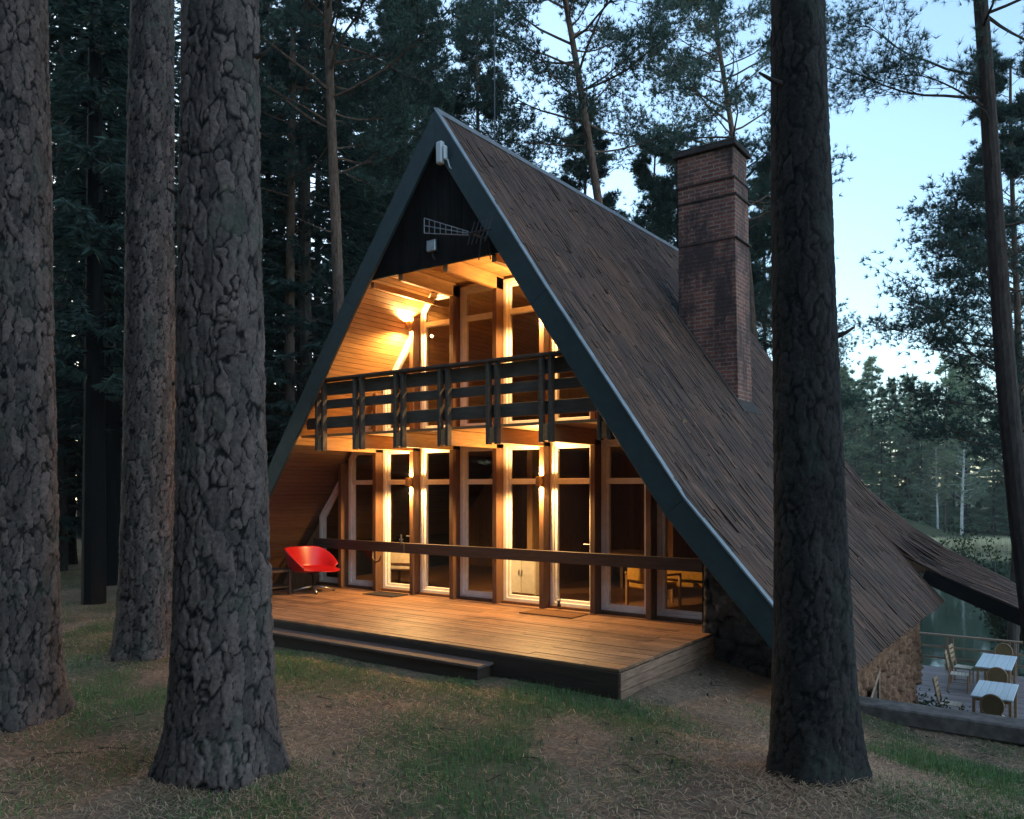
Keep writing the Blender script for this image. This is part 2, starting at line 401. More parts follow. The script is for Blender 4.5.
def arc(P):
    s=[0]
    for a,b in zip(P,P[1:]): s.append(s[-1]+math.dist(a,b))
    return s
def onarc(P,S_,s):
    for i in range(len(P)-1):
        if s<=S_[i+1] or i==len(P)-2:
            t=(s-S_[i])/(S_[i+1]-S_[i]); return P[i][0]+(P[i+1][0]-P[i][0])*t, P[i][1]+(P[i+1][1]-P[i][1])*t
def shakes(P_,y0,y1,s0=0,seed=1,exp=.5):
    r=random.Random(seed); mb=MB(); P=P_(y0) if callable(P_) else P_; S_=arc(P); L=S_[-1]; s=s0; row=0; nrow=int(math.ceil(L/exp))
    sg=-1 if not callable(P_) and P[-1][0]<P[0][0] else 1
    while s<L-.02:
        y=y0
        while y<y1-.005:
            w=min(r.uniform(.04,.095),y1-y)
            if y1-y-w<.04: w=y1-y
            if callable(P_): P=P_(y+w/2); S_=arc(P); L=S_[-1]
            js=r.gauss(0,.11); ln=exp*1.25+r.uniform(-.12,.16); sa=max(0,s-.05+min(js,0)); sb=min(max(s+ln+js,sa+.2),L+r.uniform(0,.025))
            (xa,za),(xb,zb)=onarc(P,S_,sa),onarc(P,S_,min(sb,L))
            dx,dz=xb-xa,zb-za; D_=math.hypot(dx,dz) or 1
            if sb>L: xb+=dx/D_*(sb-L); zb+=dz/D_*(sb-L)
            nx,nz=-dz/D_*sg,dx/D_*sg
            ha=.004+r.uniform(0,.012); hb=.014+r.uniform(0,.011)
            if r.random()<.04: hb+=.014
            lo=.002
            g=.0025
            p=[(xa+nx*lo,y+g,za+nz*lo),(xb+nx*(hb-.016),y+g,zb+nz*(hb-.016)),(xb+nx*(hb-.016),y+w-g,zb+nz*(hb-.016)),(xa+nx*lo,y+w-g,za+nz*lo),
               (xa+nx*ha,y+g,za+nz*ha),(xb+nx*hb,y+g,zb+nz*hb),(xb+nx*hb,y+w-g,zb+nz*hb),(xa+nx*ha,y+w-g,za+nz*ha)]
            mb.hexa(p, min(1,max(0,r.gauss(.5,.24))))
            y+=w
        s+=exp; row+=1
    return mb
PRall=PR
sk=shakes(PR,YF,YM,0,3); merge(sk,shakes(lambda y: PR[:2]+canopy(y),YM,YB,0,5)); merge(sk,shakes(PL,YF,YB,0,6))
sk.build('shakes',M['shake'],ROOF)
# ridge cap
rc=MB(); rc.prism_y([(APEX[0]-.10,APEX[1]-.085),(APEX[0],APEX[1]+.055),(APEX[0]+.07,APEX[1]-.06),(APEX[0],APEX[1]+.038)],YF-.02,YB+.02); rc.build('ridge_cap',M['ridge'],ROOF)
# bargeboards: deep painted boards under the verge with zinc strip along the roof edge
def barge(P,y0,y1,depth,name='bargeboard'):
    b,_=slab([(x,z+.005) for x,z in P],depth,y0,y1); return b.build(name,M['barge'],H,.006)
barge(PL,YF-.06,YF-.004,.33); barge(PR,YF-.06,YF-.004,.33)
for P in (PR,):
    st=MB(); off=[(x,z+.038) for x,z in P]; base=[(x,z+.008) for x,z in P]
    for i in range(len(P)-1):
        a,b,c,d=base[i],base[i+1],off[i+1],off[i]
        st.hexa([(q[0],YF-.075,q[1]) for q in (a,b,c,d)]+[(q[0],YF+.03,q[1]) for q in (a,b,c,d)])
    st.build('verge_strip',M['strip'],ROOF)
b,_=slab(PL,.28,YB+.004,YB+.05); b.build('bargeboard',M['barge'],H)
b,_=slab(PR[:2]+PC[0:],.24,YB+.004,YB+.05); b.build('bargeboard',M['barge'],H)
b,_=slab([(5.55,.655)]+PCF[2:],.27,YM-.05,YM+.006); b.build('canopy_fascia',M['gable'],H)
# underside lining: boards along y, on both slopes, outside the glass and (dimmer) inside
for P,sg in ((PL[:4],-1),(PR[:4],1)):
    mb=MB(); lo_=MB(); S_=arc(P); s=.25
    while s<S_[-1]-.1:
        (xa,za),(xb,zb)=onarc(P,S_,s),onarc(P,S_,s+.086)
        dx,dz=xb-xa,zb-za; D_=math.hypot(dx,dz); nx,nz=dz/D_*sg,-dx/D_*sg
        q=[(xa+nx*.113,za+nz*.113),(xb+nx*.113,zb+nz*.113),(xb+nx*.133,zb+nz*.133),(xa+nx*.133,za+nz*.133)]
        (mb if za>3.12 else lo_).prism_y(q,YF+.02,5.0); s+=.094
    mb.build('roof_lining',M['lining'],ROOF); lo_.build('roof_lining',M['lining_low'],ROOF,label='lining boards below the balcony, shade put into their colour')
# black gable boards above the upper windows, soffit and its beams
gp=under_roof([(-1.95,5.72),(1.8,5.72),(1.8,8.2),(-1.95,8.2)],.14)
mb=MB(); x=-1.95
while x<1.8:
    q=under_roof([(x,5.72),(x+.115,5.72),(x+.115,8.2),(x,8.2)],.14)
    if len(q)>=3: mb.prism_y(q,-1.57+rng.uniform(0,.008),-1.53)
    x+=.121
mb.build('gable_boards',M['gable'],H)
q=under_roof([(-1.95,5.86),(1.8,5.86),(1.8,5.89),(-1.95,5.89)],.15)
mb=MB(); y=-1.50
while y<-.02:
    mb.prism_y(q,y,y+.092); y+=.0975
mb.build('soffit',M['ceil'],H)
for k in range(-2,3):
    x=k*SP-.02
    z1=5.85
    if zroof(x,.3)<z1-.1: 
        continue
    MB().box(x-.045,x+.045,-1.52,.0,5.62,z1).build('ceiling_beam',M['beam'],H,.006)
# sloping tie at the ends of the soffit
for sx in (-1.62,1.33):
    MB().box(sx-.04,sx+.04,-1.52,0,5.60,5.70).build('ceiling_beam',M['beam'],H,.006)
# ---------------- balcony
BAL=MB(); y=-1.43
while y<-.1:
    BAL.box(-3.52,3.22,y,min(y+.135,-.08),3.16,3.205); y+=.141
BALC=BAL.build('balcony',M['ceil'],H)
for k in range(-4,5):
    x=k*SP-.02
    if zroof(x,.2)<3.25: continue
    MB().box(x-.045,x+.045,-1.58,.0,2.92,3.155).build('floor_beam',M['beam'],BALC,.006)
    for s in (-1,1):
        MB().box(x+s*.08-.027,x+s*.08+.027,-1.59,-1.488,2.90,min(4.115,zroof(x+s*.085,.24))).build('baluster',M['green_wood'],BALC,.006)
def railx(z): 
    xl=-9
    xs=np.linspace(-4.2,4.2,841); ok=[x for x in xs if zroof(x,.16)>z]; return min(ok),max(ok)
for z0,z1,y0 in ((3.88,4.10,-1.40),(3.645,3.80,-1.40),(3.30,3.50,-1.40)):
    a,b_=railx(z1); MB().box(a,b_,-1.484,-1.436,z0,z1).build('rail_board',M['green_wood'],BALC,.006)
a,b_=railx(4.17); MB().box(a,b_,-1.62,-1.41,4.12,4.165).build('handrail',M['green_wood'],BALC,.008)
# ---------------- rail of the lower windows, latch and hook
RB=MB().box(-4.5,-2.03,-.325,-.285,1.06,1.25).build('window_rail',M['rail'],H,.006)
MB().box(-2.01,3.86,-.325,-.285,1.06,1.25).build('window_rail',M['rail'],H,.006)
MB().box(-2.09,-2.06,-.35,-.337,1.22,1.40).box(-2.12,-2.03,-.35,-.337,1.30,1.32).build('latch',M['metal'],RB)
MB().tube([(-2.80,-.345,1.05),(-2.79,-.36,.93),(-2.70,-.37,.86),(-2.60,-.37,.90),(-2.56,-.36,1.0)],.016,6).build('hook',M['dark_metal'],RB,0,True)
# ---------------- stone pier beside the terrace of glass, side and back walls (worley-relief stone)
def whash(c, k):
    x=np.sin(c[...,0]*127.1+c[...,1]*311.7+c[...,2]*74.7+k*53.3)*43758.5453
    return x-np.floor(x)
def worley(p):
    """p (n,3) -> F1,F2,cell random"""
    base=np.floor(p); f1=np.full(len(p),9.); f2=np.full(len(p),9.); cid=np.zeros(len(p))
    for i in (-1,0,1):
        for j in (-1,0,1):
            for k in (-1,0,1):
                c=base+np.array([i,j,k])
                pt=c+np.stack([whash(c,1),whash(c,2),whash(c,3)],-1)*.9+.05
                d=np.linalg.norm(pt-p,axis=1); h=whash(c,4)
                m1=d<f1
                f2=np.where(m1,f1,np.minimum(f2,d)); cid=np.where(m1,h,cid); f1=np.where(m1,d,f1)
    return f1,f2,cid
def stone_wall(name, p0, p1, zlo, ztop, mat, depth=.4, res=.05, cell=(3.2,3.2,4.2), relief=.06, parent=H):
    """wall from p0 to p1 (xy), outward normal to the right of p0->p1; ztop(t) gives its top"""
    p0=np.array(p0,float); p1=np.array(p1,float); L=np.linalg.norm(p1-p0); d=(p1-p0)/L; nrm=np.array([d[1],-d[0]])
    nu=max(2,int(L/res)); nv=max(3,int((max(ztop(0),ztop(.5),ztop(1))-zlo)/res))
    u=np.linspace(0,1,nu+1); v=np.linspace(0,1,nv+1); U_,V_=np.meshgrid(u,v)
    tops=np.array([ztop(t) for t in u])[None,:]
    Z=zlo+(tops-zlo)*V_
    X=p0[0]+d[0]*L*U_; Y=p0[1]+d[1]*L*U_
    P=np.stack([X.ravel(),Y.ravel(),Z.ravel()],-1)
    f1,f2,cid=worley(P*np.array(cell)+np.sin(P[:,[2,0,1]]*5)*.22+np.sin(P[:,[1,2,0]]*[13,11,17]+1)*.16)
    h1,h2,hid=worley(P*np.array(cell)*2.7+np.sin(P[:,[2,0,1]]*23)*.2)
    e=np.clip((f2-f1)/.22,0,1); disp=relief*(np.clip(e*1.7,0,1)**.7)*(0.3+.8*cid)+relief*.28*np.clip((h2-h1)/.3,0,1)*(.4+hid); cid=.6*cid+.4*hid
    Q=P.copy(); Q[:,0]+=nrm[0]*disp; Q[:,1]+=nrm[1]*disp
    idx=np.arange((nu+1)*(nv+1)).reshape(nv+1,nu+1)
    Fq=np.stack([idx[:-1,:-1].ravel(),idx[:-1,1:].ravel(),idx[1:,1:].ravel(),idx[1:,:-1].ravel()],-1)
    # back face for thickness
    B=P.copy(); B[:,0]-=nrm[0]*depth; B[:,1]-=nrm[1]*depth
    n=len(Q); Fb=Fq[:,::-1]+n
    bl=[]
    for e_ in (idx[0],idx[-1][::-1],idx[::-1,0],idx[:,-1]):
        bl.append(np.stack([e_[1:],e_[:-1],e_[:-1]+n,e_[1:]+n],-1))
    me=np_mesh(name,np.vstack([Q,B]),np.vstack([Fq,Fb]+bl),{'crack':np.concatenate([e,e]),'cell':np.concatenate([cid,cid])})
    return link(name,me,mat,parent)
zr=lambda x: zroof(x,.16)
# front pier right of the windows
stone_wall('stone_pier',(3.90,-.72),(5.25,-.72),-.6,lambda t: max(.1,zr(3.90+1.35*t)),M['stone'],.6)
stone_wall('stone_pier',(3.90,.1),(3.90,-.72),-.4,lambda t: zr(3.90)-.02,M['stone'],.05) if False else None
MB().box(3.855,3.90,-.70,.08,-.2,1.95).build('pier_lining',M['gable'],H)
MB().box(5.02,5.12,-.86,-.79,-.6,.62).build('brace_post',M['terrace_rail'],H)
# back side wall under the right eave, its corner, a small white-trimmed opening
stone_wall('rubble_wall',(5.30,.95),(5.30,6.35),-3.3,lambda t:.42,M['rust_stone'],.35,.026,(6.5,6.5,3.0),.15)
stone_wall('rubble_wall',(5.36,6.36),(.2,6.36),-3.4,lambda t:.40,M['rust_stone'],.35,.06,(7,7,3.4),.1)
stone_wall('cellar_wall',(5.20,-.5),(5.20,.95),-3.3,lambda t:.5,M['rust_stone'],.3,.06,(4,4,4),.05)
w=MB(); fr=[(1.72,-1.75),(2.45,-1.75),(2.45,-.62),(1.72,-.98)]
# (opening on the side wall, drawn in y,z)
for i in range(4):
    a,b_=fr[i],fr[(i+1)%4]; w.tube([(5.47,a[0],a[1]),(5.47,b_[0],b_[1])],.022,4)
w=w.build('side_window',M['terrace_rail'],H)
pb=MB(); pb.add([(5.45,y_,z_) for y_,z_ in fr]+[(5.43,y_,z_) for y_,z_ in fr],[(0,1,2,3),(7,6,5,4)]); pb.build('pane',M['black'],w)
# left and back walls, floors, inner walls
MB().box(-5.25,-5.1,.1,8.6,-.1,1.1).build('wall',M['gable'],H)
q=[(-5.3,.0),(5.1,.0),(5.1,.75),(4.05,1.95),(2.0,4.85),(-.05,7.85),(-2.0,5.25),(-4.38,1.95),(-5.3,.85)]
MB().prism_y(q,8.55,8.65).build('back_wall',M['gable'],H)
MB().box(-5.1,5.1,.09,8.5,.16,.30).build('inner_floor',M['inner_floor'],H)
q=under_roof([(-4,3.0),(3.9,3.0),(3.9,3.2),(-4,3.2)],.14); MB().prism_y(q,.06,4.8).build('inner_floor',M['inner_wall'],H)
mb=MB(); x=-4.9
while x<4.8:
    p=under_roof([(x,.3),(x+.14,.3),(x+.14,7.6),(x,7.6)],.14)
    if len(p)>=3: mb.prism_y(p,4.82,4.86)
    x+=.145
mb.build('inner_wall',M['inner_wall'],H)
MB().box(-.62,-.50,1.6,4.8,.3,3.0).build('inner_wall',M['inner_wall'],H)
MB().box(2.02,2.12,2.2,4.8,.3,3.0).build('inner_wall',M['inner_wall'],H)
# ---------------- chimney
CH=MB(); y0,y1=3.53,4.28
def chim(mb,xl,xr,z0,z1,g=0): mb.box(xl-g,xr+g,y0-g,y1+g,z0,z1)
CHO=None
mb=MB(); mb.hexa([(1.64,y0,3.3),(2.84,y0,3.3),(2.84,y1,3.3),(1.64,y1,3.3),(1.63,y0,6.94),(2.765,y0,6.94),(2.765,y1,6.94),(1.63,y1,6.94)]); chim(mb,1.63,2.76,6.945,7.75); chim(mb,1.62,2.745,7.755,8.07); chim(mb,1.61,2.72,8.075,8.66)
CHO=mb.build('chimney',M['brick'],H,.008)
for xl,xr,z,g in ((1.63,2.80,6.92,.014),(1.62,2.77,7.74,.022),(1.61,2.74,8.06,.026)):
    m_=MB(); chim(m_,xl,xr,z,z+.035,g); m_.build('brick_ledge',M['ledge'],CHO,.004)
m_=MB(); chim(m_,1.61,2.72,8.66,8.74,.07); chim(m_,1.61,2.72,8.742,8.80,.045); m_.build('chimney_cap',M['ledge'],CHO,.012)
m_=MB(); m_.hexa([(1.50,3.40,zroof(1.5)+.03),(2.98,3.40,zroof(2.98)+.03),(2.98,4.42,zroof(2.98)+.03),(1.50,4.42,zroof(1.5)+.03),
                  (1.50,3.40,zroof(1.5)+.055),(2.98,3.40,zroof(2.98)+.055),(2.98,4.42,zroof(2.98)+.055),(1.50,4.42,zroof(1.5)+.055)]); m_.build('flashing',M['ledge'],CHO)
# ================================================================== DECK
D=thing('wooden_deck','low wooden deck of long boards in front of the glazed gable','deck',(-4.3,-1.7,0))
def build_at(mb,name,mat,parent,bevel=0):
    mb.v=[(v[0]-parent.location.x,v[1]-parent.location.y,v[2]-parent.location.z) for v in mb.v]
    return mb.build(name,mat,parent,bevel)
mb=MB(); y=-3.40
while y<-.13:
    w_=min(.118,-.125-y); x=-8.5+4.0
    xs=[-4.42]; 
    while xs[-1]<4.03: xs.append(min(4.03, xs[-1]+rng.choice((2.4,3.2,4.0))))
    for xa,xb in zip(xs,xs[1:]):
        dz=rng.uniform(-.003,.003); mb.box(xa+.002,xb-.002,y,y+w_,.266+dz,.30+dz)
    y+=.124
build_at(mb,'deck_board',M['deck'],D,.003)
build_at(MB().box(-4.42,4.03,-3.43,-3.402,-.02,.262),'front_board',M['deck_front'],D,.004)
mb=MB()
for i,(z0,z1) in enumerate(((-.12,.06),(.066,.17),(.176,.262))): mb.box(4.03,4.06,-3.42,-.72,z0-.1*(i==0),z1,.3+.3*i)
build_at(mb,'side_board',M['deck_side'],D,.004)
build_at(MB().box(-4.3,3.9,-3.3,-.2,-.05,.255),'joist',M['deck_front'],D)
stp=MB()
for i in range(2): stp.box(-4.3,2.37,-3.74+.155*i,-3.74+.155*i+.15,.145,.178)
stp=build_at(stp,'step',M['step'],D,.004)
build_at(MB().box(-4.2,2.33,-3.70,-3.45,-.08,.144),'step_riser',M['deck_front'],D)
# ---------------- wall lamps (4) with real spots up and down
LAMPS=[]
LX=[-2*SP-.02,1*SP-.02]
def lamp(x,z,label):
    t=thing('wall_lamp',label,'wall lamp',(x,-.245,z),0,'brass up and down lights on the gable posts')
    b=MB(); b.lathe([(.042,-.075),(.046,-.07),(.046,.07),(.042,.075),(.038,.075),(.038,.05),(.001,.05),(.001,-.05),(.038,-.05),(.038,-.075)],(0,-.085,0),16)
    b.build('lamp_shade',M['brassy'],t,0,True)
    MB().box(-.03,.03,-.045,0,-.045,.045).build('bracket',M['brassy'],t,.004)
    for s in (1,-1):
        MB().lathe([(.005,s*.052),(.030,s*.054),(.030,s*.060),(.005,s*.064)],(0,-.085,0),12).build('bulb',M['bulb'],t,0,True)
        l=bpy.data.lights.new('lamp_light','SPOT'); l.energy=LAMP_W*(LAMP_UP if s>0 else 1); l.color=(1,.57,.20); l.spot_size=R(173); l.spot_blend=.4; l.shadow_soft_size=.03
        o=bpy.data.objects.new('lamp_light',l); COL.objects.link(o); o.parent=t; o.location=(0,-.085,s*.085); o.rotation_euler=(pi if s>0 else 0,0,0)
    return t
M['brassy']=plain('weathered_brass',(.45,.26,.10),.4,.6,.2)
mm,nt,b=new_mat('lit_bulb'); b.inputs['Emission Color'].default_value=(1,.62,.25,1); b.inputs['Emission Strength'].default_value=14; b.inputs['Base Color'].default_value=(1,.8,.5,1); M['bulb']=mm
LAMP_W=128; LAMP_UP=.5
lamp(LX[0],2.36,'lit brass lamp on the lower post above the left doormat, nearer the red chair')
lamp(LX[1],2.36,'lit brass lamp on the lower post beside the door with the larger brown doormat')
lamp(LX[0],5.20,'lit brass lamp above the balcony beside the sloping boarded ceiling')
lamp(LX[1],5.16,'lit brass lamp above the balcony half hidden by the right bargeboard')
# ---------------- gable fittings
p=at(444,152,y=-1.70)
t=thing('floodlight','white floodlight on a bracket under the roof peak','floodlight',(p.x-.02,-1.66,p.z))
MB().box(-.06,.06,-.15,-.04,-.20,.14).build('housing',M['white_plastic'],t,.02)
MB().box(.075,.12,-.14,-.06,-.16,.06).build('sensor',M['white_plastic'],t,.015)
MB().tube([(.0,-.04,-.05),(.0,.07,-.05)],.025,8).build('bracket',M['white_plastic'],t)
MB().tube([(.14,-.1,-.16),(.17,-.08,-.28),(.27,-.05,-.36),(.40,-.05,-.40)],.012,6).build('cable',M['white_plastic'],t,0,True)
a0=at(429,223,y=-1.9); a1=at(466,234,y=-1.9)
t=thing('tv_antenna','grey comb-shaped TV antenna on the black gable boards','antenna',(a1.x,-1.62,a1.z))
mb=MB(); L=1.0
for zz,s in ((.10,1),(0,1),(-.10,1)):
    mb.tube([(.05,-.28,zz*.25),(-.80,-.30,.27+zz*1.15)],.008,6)
mb.tube([(-.80,-.30,.155),(-.80,-.30,.385)],.008,6)
for i in range(7):
    x=-.70+i*.11; h=.11-.012*i; zc=.27*(.05-x)/.85; mb.tube([(x,-.30,zc-h),(x,-.30,zc+h)],.004,5)
mb.build('reflector',M['aerial'],t)
mb=MB(); mb.tube([(.05,-.28,0),(.42,-.2,.02)],.014,6)
for i in range(5):
    x=.08+i*.08; mb.tube([(x-.07,-.26,-.16),(x+.07,-.26,.16)],.006,5)
mb.build('boom',M['dark_metal'],t)
MB().tube([(.1,-.27,0),(.1,.04,0)],.018,6).tube([(.1,-.05,0),(.02,.0,-.32)],.010,6).tube([(.22,-.05,0),(.24,.0,-.35)],.010,6).build('mount',M['dark_metal'],t)
p=at(432,246,y=-1.6)
t=thing('junction_box','small pale square box on the black gable boards below the antenna','box',(p.x,-1.575,p.z))
MB().box(-.09,.09,-.06,0,-.09,.09).build('box_body',M['metal'],t,.01)
MB().tube([(.0,-.03,-.09),(.02,-.02,-.18),(.05,.0,-.22)],.01,6).build('cable',M['black'],t)
# aerial mast behind the ridge
p=at(494.5,12,y=1.6); zb=zroof(p.x)
t=thing('aerial_mast','thin dark aerial mast rising from the roof ridge','mast',(p.x,1.6,zb-.1))
MB().tube([(0,0,0),(0,0,p.z-zb+.1)],.013,6).build('pole',M['dark_metal'],t)
MB().tube([(0,0,.05),(-.02,0,.35)],.03,8).build('pole_clamp',M['dark_metal'],t)
# ---------------- red chair, side table, mats
def shell_chair(loc,rz):
    t=thing('lounge_chair','red moulded lounge chair on the left end of the deck','chair',loc,rz)
    # shell: parametrised sheet, chair faces +x locally
    nu,nv=27,17; vs=[]
    for i in range(nu):
        s=-1+2*i/(nu-1)                      # around: -1 right arm tip .. 0 back .. 1 left arm tip
        a=s*R(112); r=.47
        bx=-cos(a)*r*.92; by=sin(a)*r*1.06
        top=.81-.03*abs(s)**2 - .30*(max(0,abs(s)-.45)/.55)**1.6
        for j in range(nv):
            q=j/(nv-1)                       # 0 seat centre .. 1 rim
            if q<.55:
                k=q/.55; x=bx*.86*k+.03*(1-k); y=by*.86*k; z=.385+.03*k**2 - .02*(1-k) 
            else:
                k=(q-.55)/.45; e=k**.85
                x=bx*(.86+.16*k); y=by*(.86+.16*k); z=.415+(top-.415)*e
            if x>.12: z+=.0
            vs.append((x,y,z))
    fs=[(i*nv+j,(i+1)*nv+j,(i+1)*nv+j+1,i*nv+j+1) for i in range(nu-1) for j in range(nv-1)]
    # front lip of the seat between the arm tips
    m=MB(); m.add(vs,fs,.5)
    def edge(i,q): return Vector(vs[i*nv+q])
    jn=9; lip=[]
    for i in range(0,11):
        u=i/10; a=edge(0,jn); b=edge(nu-1,jn); p=a.lerp(b,u); bul=sin(pi*u)
        lip.append((p.x+.34*bul**.6,p.y,p.z+.01-.035*bul))
    c0=[tuple(Vector((.03,0,.365)))]
    base=len(m.v); m.v+=lip+c0; m.t+=[.5]*(len(lip)+1)
    for i in range(10): m.f.append((base+i+1,base+i,base+11))
    o=m.build('shell',M['red'],t,0,True)
    sm=o.modifiers.new('weld','WELD'); sm.merge_threshold=.012
    so=o.modifiers.new('thick','SOLIDIFY'); so.thickness=.028; so.offset=0
    ss=o.modifiers.new('sub','SUBSURF'); ss.levels=1; ss.render_levels=2
    MB().lathe([(.03,.07),(.03,.30),(.10,.335),(.10,.36)],(0,0,0),14).build('pedestal',M['dark_metal'],t,0,True)
    for i in range(4):
        a=pi/4+i*pi/2; f=MB(); f.tube([(0,0,.105),(cos(a)*.18,sin(a)*.18,.075),(cos(a)*.33,sin(a)*.33,.028)],[.022,.018,.014],8)
        lg=f.build('leg',M['metal'],t,0,True)
        MB().lathe([(.016,.0),(.022,.005),(.022,.022),(.01,.028)],(cos(a)*.335,sin(a)*.335,0),10).build('foot',M['black'],lg)
    return t
shell_chair((-3.70,-1.0,.302),R(12)).scale=(1.12,1.12,1.03)
t=thing('side_table','dark low table at the left end of the deck beside the red chair','table',(-4.05,-1.72,.302))
MB().box(-.34,.34,-.26,.26,.42,.46).build('tabletop',M['deck_front'],t,.006)
for sx in (-1,1):
    for sy in (-1,1): MB().box(sx*.29-.025,sx*.29+.025,sy*.21-.025,sy*.21+.025,0,.419).build('leg',M['deck_front'],t,.004)
MB().box(-.30,.30,-.22,.22,.14,.16).build('shelf',M['deck_front'],t)
def doormat(x,y,w,d,m,label):
    t=thing('doormat',label,'doormat',(x,y,.304))
    mb=MB(); n=int(w/.03)
    mb.box(-w/2,w/2,-d/2,d/2,0,.012); mb.build('mat',m,t,.004)
    mb=MB(); 
    for s in (-1,1): mb.box(-w/2,w/2,s*(d/2-.015)-.012,s*(d/2-.015)+.012,.0125,.017)
    mb.build('edging',m,t)
doormat(1.40,-.62,.95,.5,M['mat'],'large brown doormat before the glazed door under the right lower lamp')
doormat(-2.30,-.52,.75,.42,M['mat2'],'dark doormat before the glazed door nearest the red chair')
t=thing('door_stop','small dark doorstop at the foot of the right glazed door','doorstop',(1.22,-.17,.346))
MB().lathe([(.03,0),(.035,.02),(.02,.05),(.028,.08),(.012,.105)],(0,0,0),10).build('stop_body',M['dark_metal'],t,0,True)
MB().tube([(0,0,.1),(.02,0,.14),(.04,0,.1)],.006,5).build('loop',M['dark_metal'],t)
# ---------------- furniture behind the glass
def armchair(loc,rz,label,cloth,name='armchair',cat='armchair',w=.62):
    t=thing(name,label,cat,loc,rz)
    MB().box(-w/2+.04,w/2-.04,-.30,.28,.34,.46).build('seat',cloth,t,.03)
    MB().box(-w/2+.04,w/2-.04,.22,.32,.46,.80).build('backrest',cloth,t,.03)
    for sx in (-1,1):
        MB().box(sx*(w/2)-.025,sx*(w/2)+.025,-.32,.30,.565,.60).build('armrest',M['chair_wood'],t,.008)
        for sy in (-.30,.26): MB().box(sx*(w/2)-.022,sx*(w/2)+.022,sy-.022,sy+.022,0,.564).build('leg',M['chair_wood'],t,.006)
    return t
armchair((2.46,.66,.302),R(160),'wooden armchair with orange-brown cushions seen through the right windows',M['cushion'])
armchair((2.92,1.25,.302),R(180),'upholstered bench seen through the lowest right window beside the stone pier',M['cushion'],'bench','bench',1.05)
armchair((-2.85,.66,.302),R(200),'cream cushioned chair seen through the glazed door nearest the red chair',M['cream'])
t=thing('cabinet','pale low cabinet seen through the glass left of the right lower lamp','cabinet',(-.04,.80,.302))
MB().box(-.3,.3,-.22,.22,.06,.78).build('carcass',M['cream'],t,.006)
MB().box(-.33,.33,-.25,.25,.781,.81).build('worktop',M['chair_wood'],t,.005)
for sx in (-1,1): 
    d_=MB().box(sx*.145-.135,sx*.145+.135,-.24,-.222,.09,.76).build('door',M['white'],t,.004)
    MB().box(sx*.03-.008,sx*.03+.008,-.26,-.242,.40,.50).build('handle',M['metal'],d_)
t=thing('dining_table','dark wooden dining table deep in the room behind the middle windows','table',(-.95+2.2,2.6,.302))
MB().box(-.6,.6,-.4,.4,.70,.745).build('tabletop',M['inner_floor'],t,.006)
for sx in (-1,1):
    for sy in (-1,1): MB().box(sx*.53-.03,sx*.53+.03,sy*.33-.03,sy*.33+.03,0,.699).build('leg',M['inner_floor'],t)
# ================================================================== TERRAIN
def sm(a,b,x):
    t=np.clip((x-a)/(b-a),0,1); return t*t*(3-2*t)
_ph=np.random.RandomState(3).uniform(0,6.28,(24,3))
def fbm(x,y,f,octv=4):
    s=0; a=1
    for o in range(octv):
        for q in range(3):
            p=_ph[(o*3+q)%24]; th=p[0]; s=s+a*np.sin((x*cos(th)+y*sin(th))*f*(1+.23*q)+p[1]+1.3*np.sin((x*sin(th*1.7)-y*cos(th*1.7))*f*.7+p[2]))
        f*=2.03; a*=.5
    return s/3
def height(x,y):
    x=np.asarray(x,float); y=np.asarray(y,float)
    h=.03*fbm(x,y,.6,4)+.02*fbm(x+9,y,2.2,3)
    h=h-.62*sm(3.6,6.8,x)*sm(-5.2,-.9,y)                       # lawn falls to the kerb
    h=h-.15*sm(8,16,x)*sm(-9,-3,y)
    xo=4.6*sm(5.2,6.25,y); drop=sm(4.5-xo,5.1-xo,x)*sm(-.1,.35,y)                           # below the kerb, terrace level
    h=h*(1-drop)+(-3.3)*drop
    d2=sm(8.8,14,y)*sm(-14,-2,x)                               # behind the house down to the lake
    h=h*(1-d2)+np.minimum(h,-3.3)*d2
    lake=sm(13.5,19,y)*sm(-26,-12,x)*(1-sm(84+3*np.sin(x*.11),96,y))*(1-sm(70,85,x))
    h=h*(1-lake)+(-6.2)*lake
    far=sm(92,104,y); h=np.where(y>60, h*(1-far)+(-3.3+.045*(y-104).clip(0,200)+.3*fbm(x,y,.06))*far, h)
    # roots: little mounds at the big trunks
    for tx,ty,r in MOUNDS: h=h+.10*np.exp(-((x-tx)**2+(y-ty)**2)/(r*r))
    return h
FT=[]
for px,d in ((8,7.7),(146,10.6),(222,6.25),(815,6.1)): FT.append(gxy(px,d))
MOUNDS=[(x,y,.75) for x,y in FT]
def axis(lo,hi,c0,c1,fine,coarse):
    a=list(np.arange(c0,c1,fine)); v=c1; st=fine
    while v<hi: a.append(v); st=min(coarse,st*1.18); v+=st
    a.append(hi); v=c0; st=fine; b=[]
    while v>lo: st=min(coarse,st*1.18); v-=st; b.append(max(v,lo))
    return np.array(sorted(set(b+a)))
xs=axis(-130,150,-8,13,.09,7); ys=axis(-40,230,-8.5,3,.09,7)
X,Y=np.meshgrid(xs,ys); Z=height(X,Y)
idx=np.arange(X.size).reshape(X.shape)
Fq=np.stack([idx[:-1,:-1].ravel(),idx[:-1,1:].ravel(),idx[1:,1:].ravel(),idx[1:,:-1].ravel()],-1)
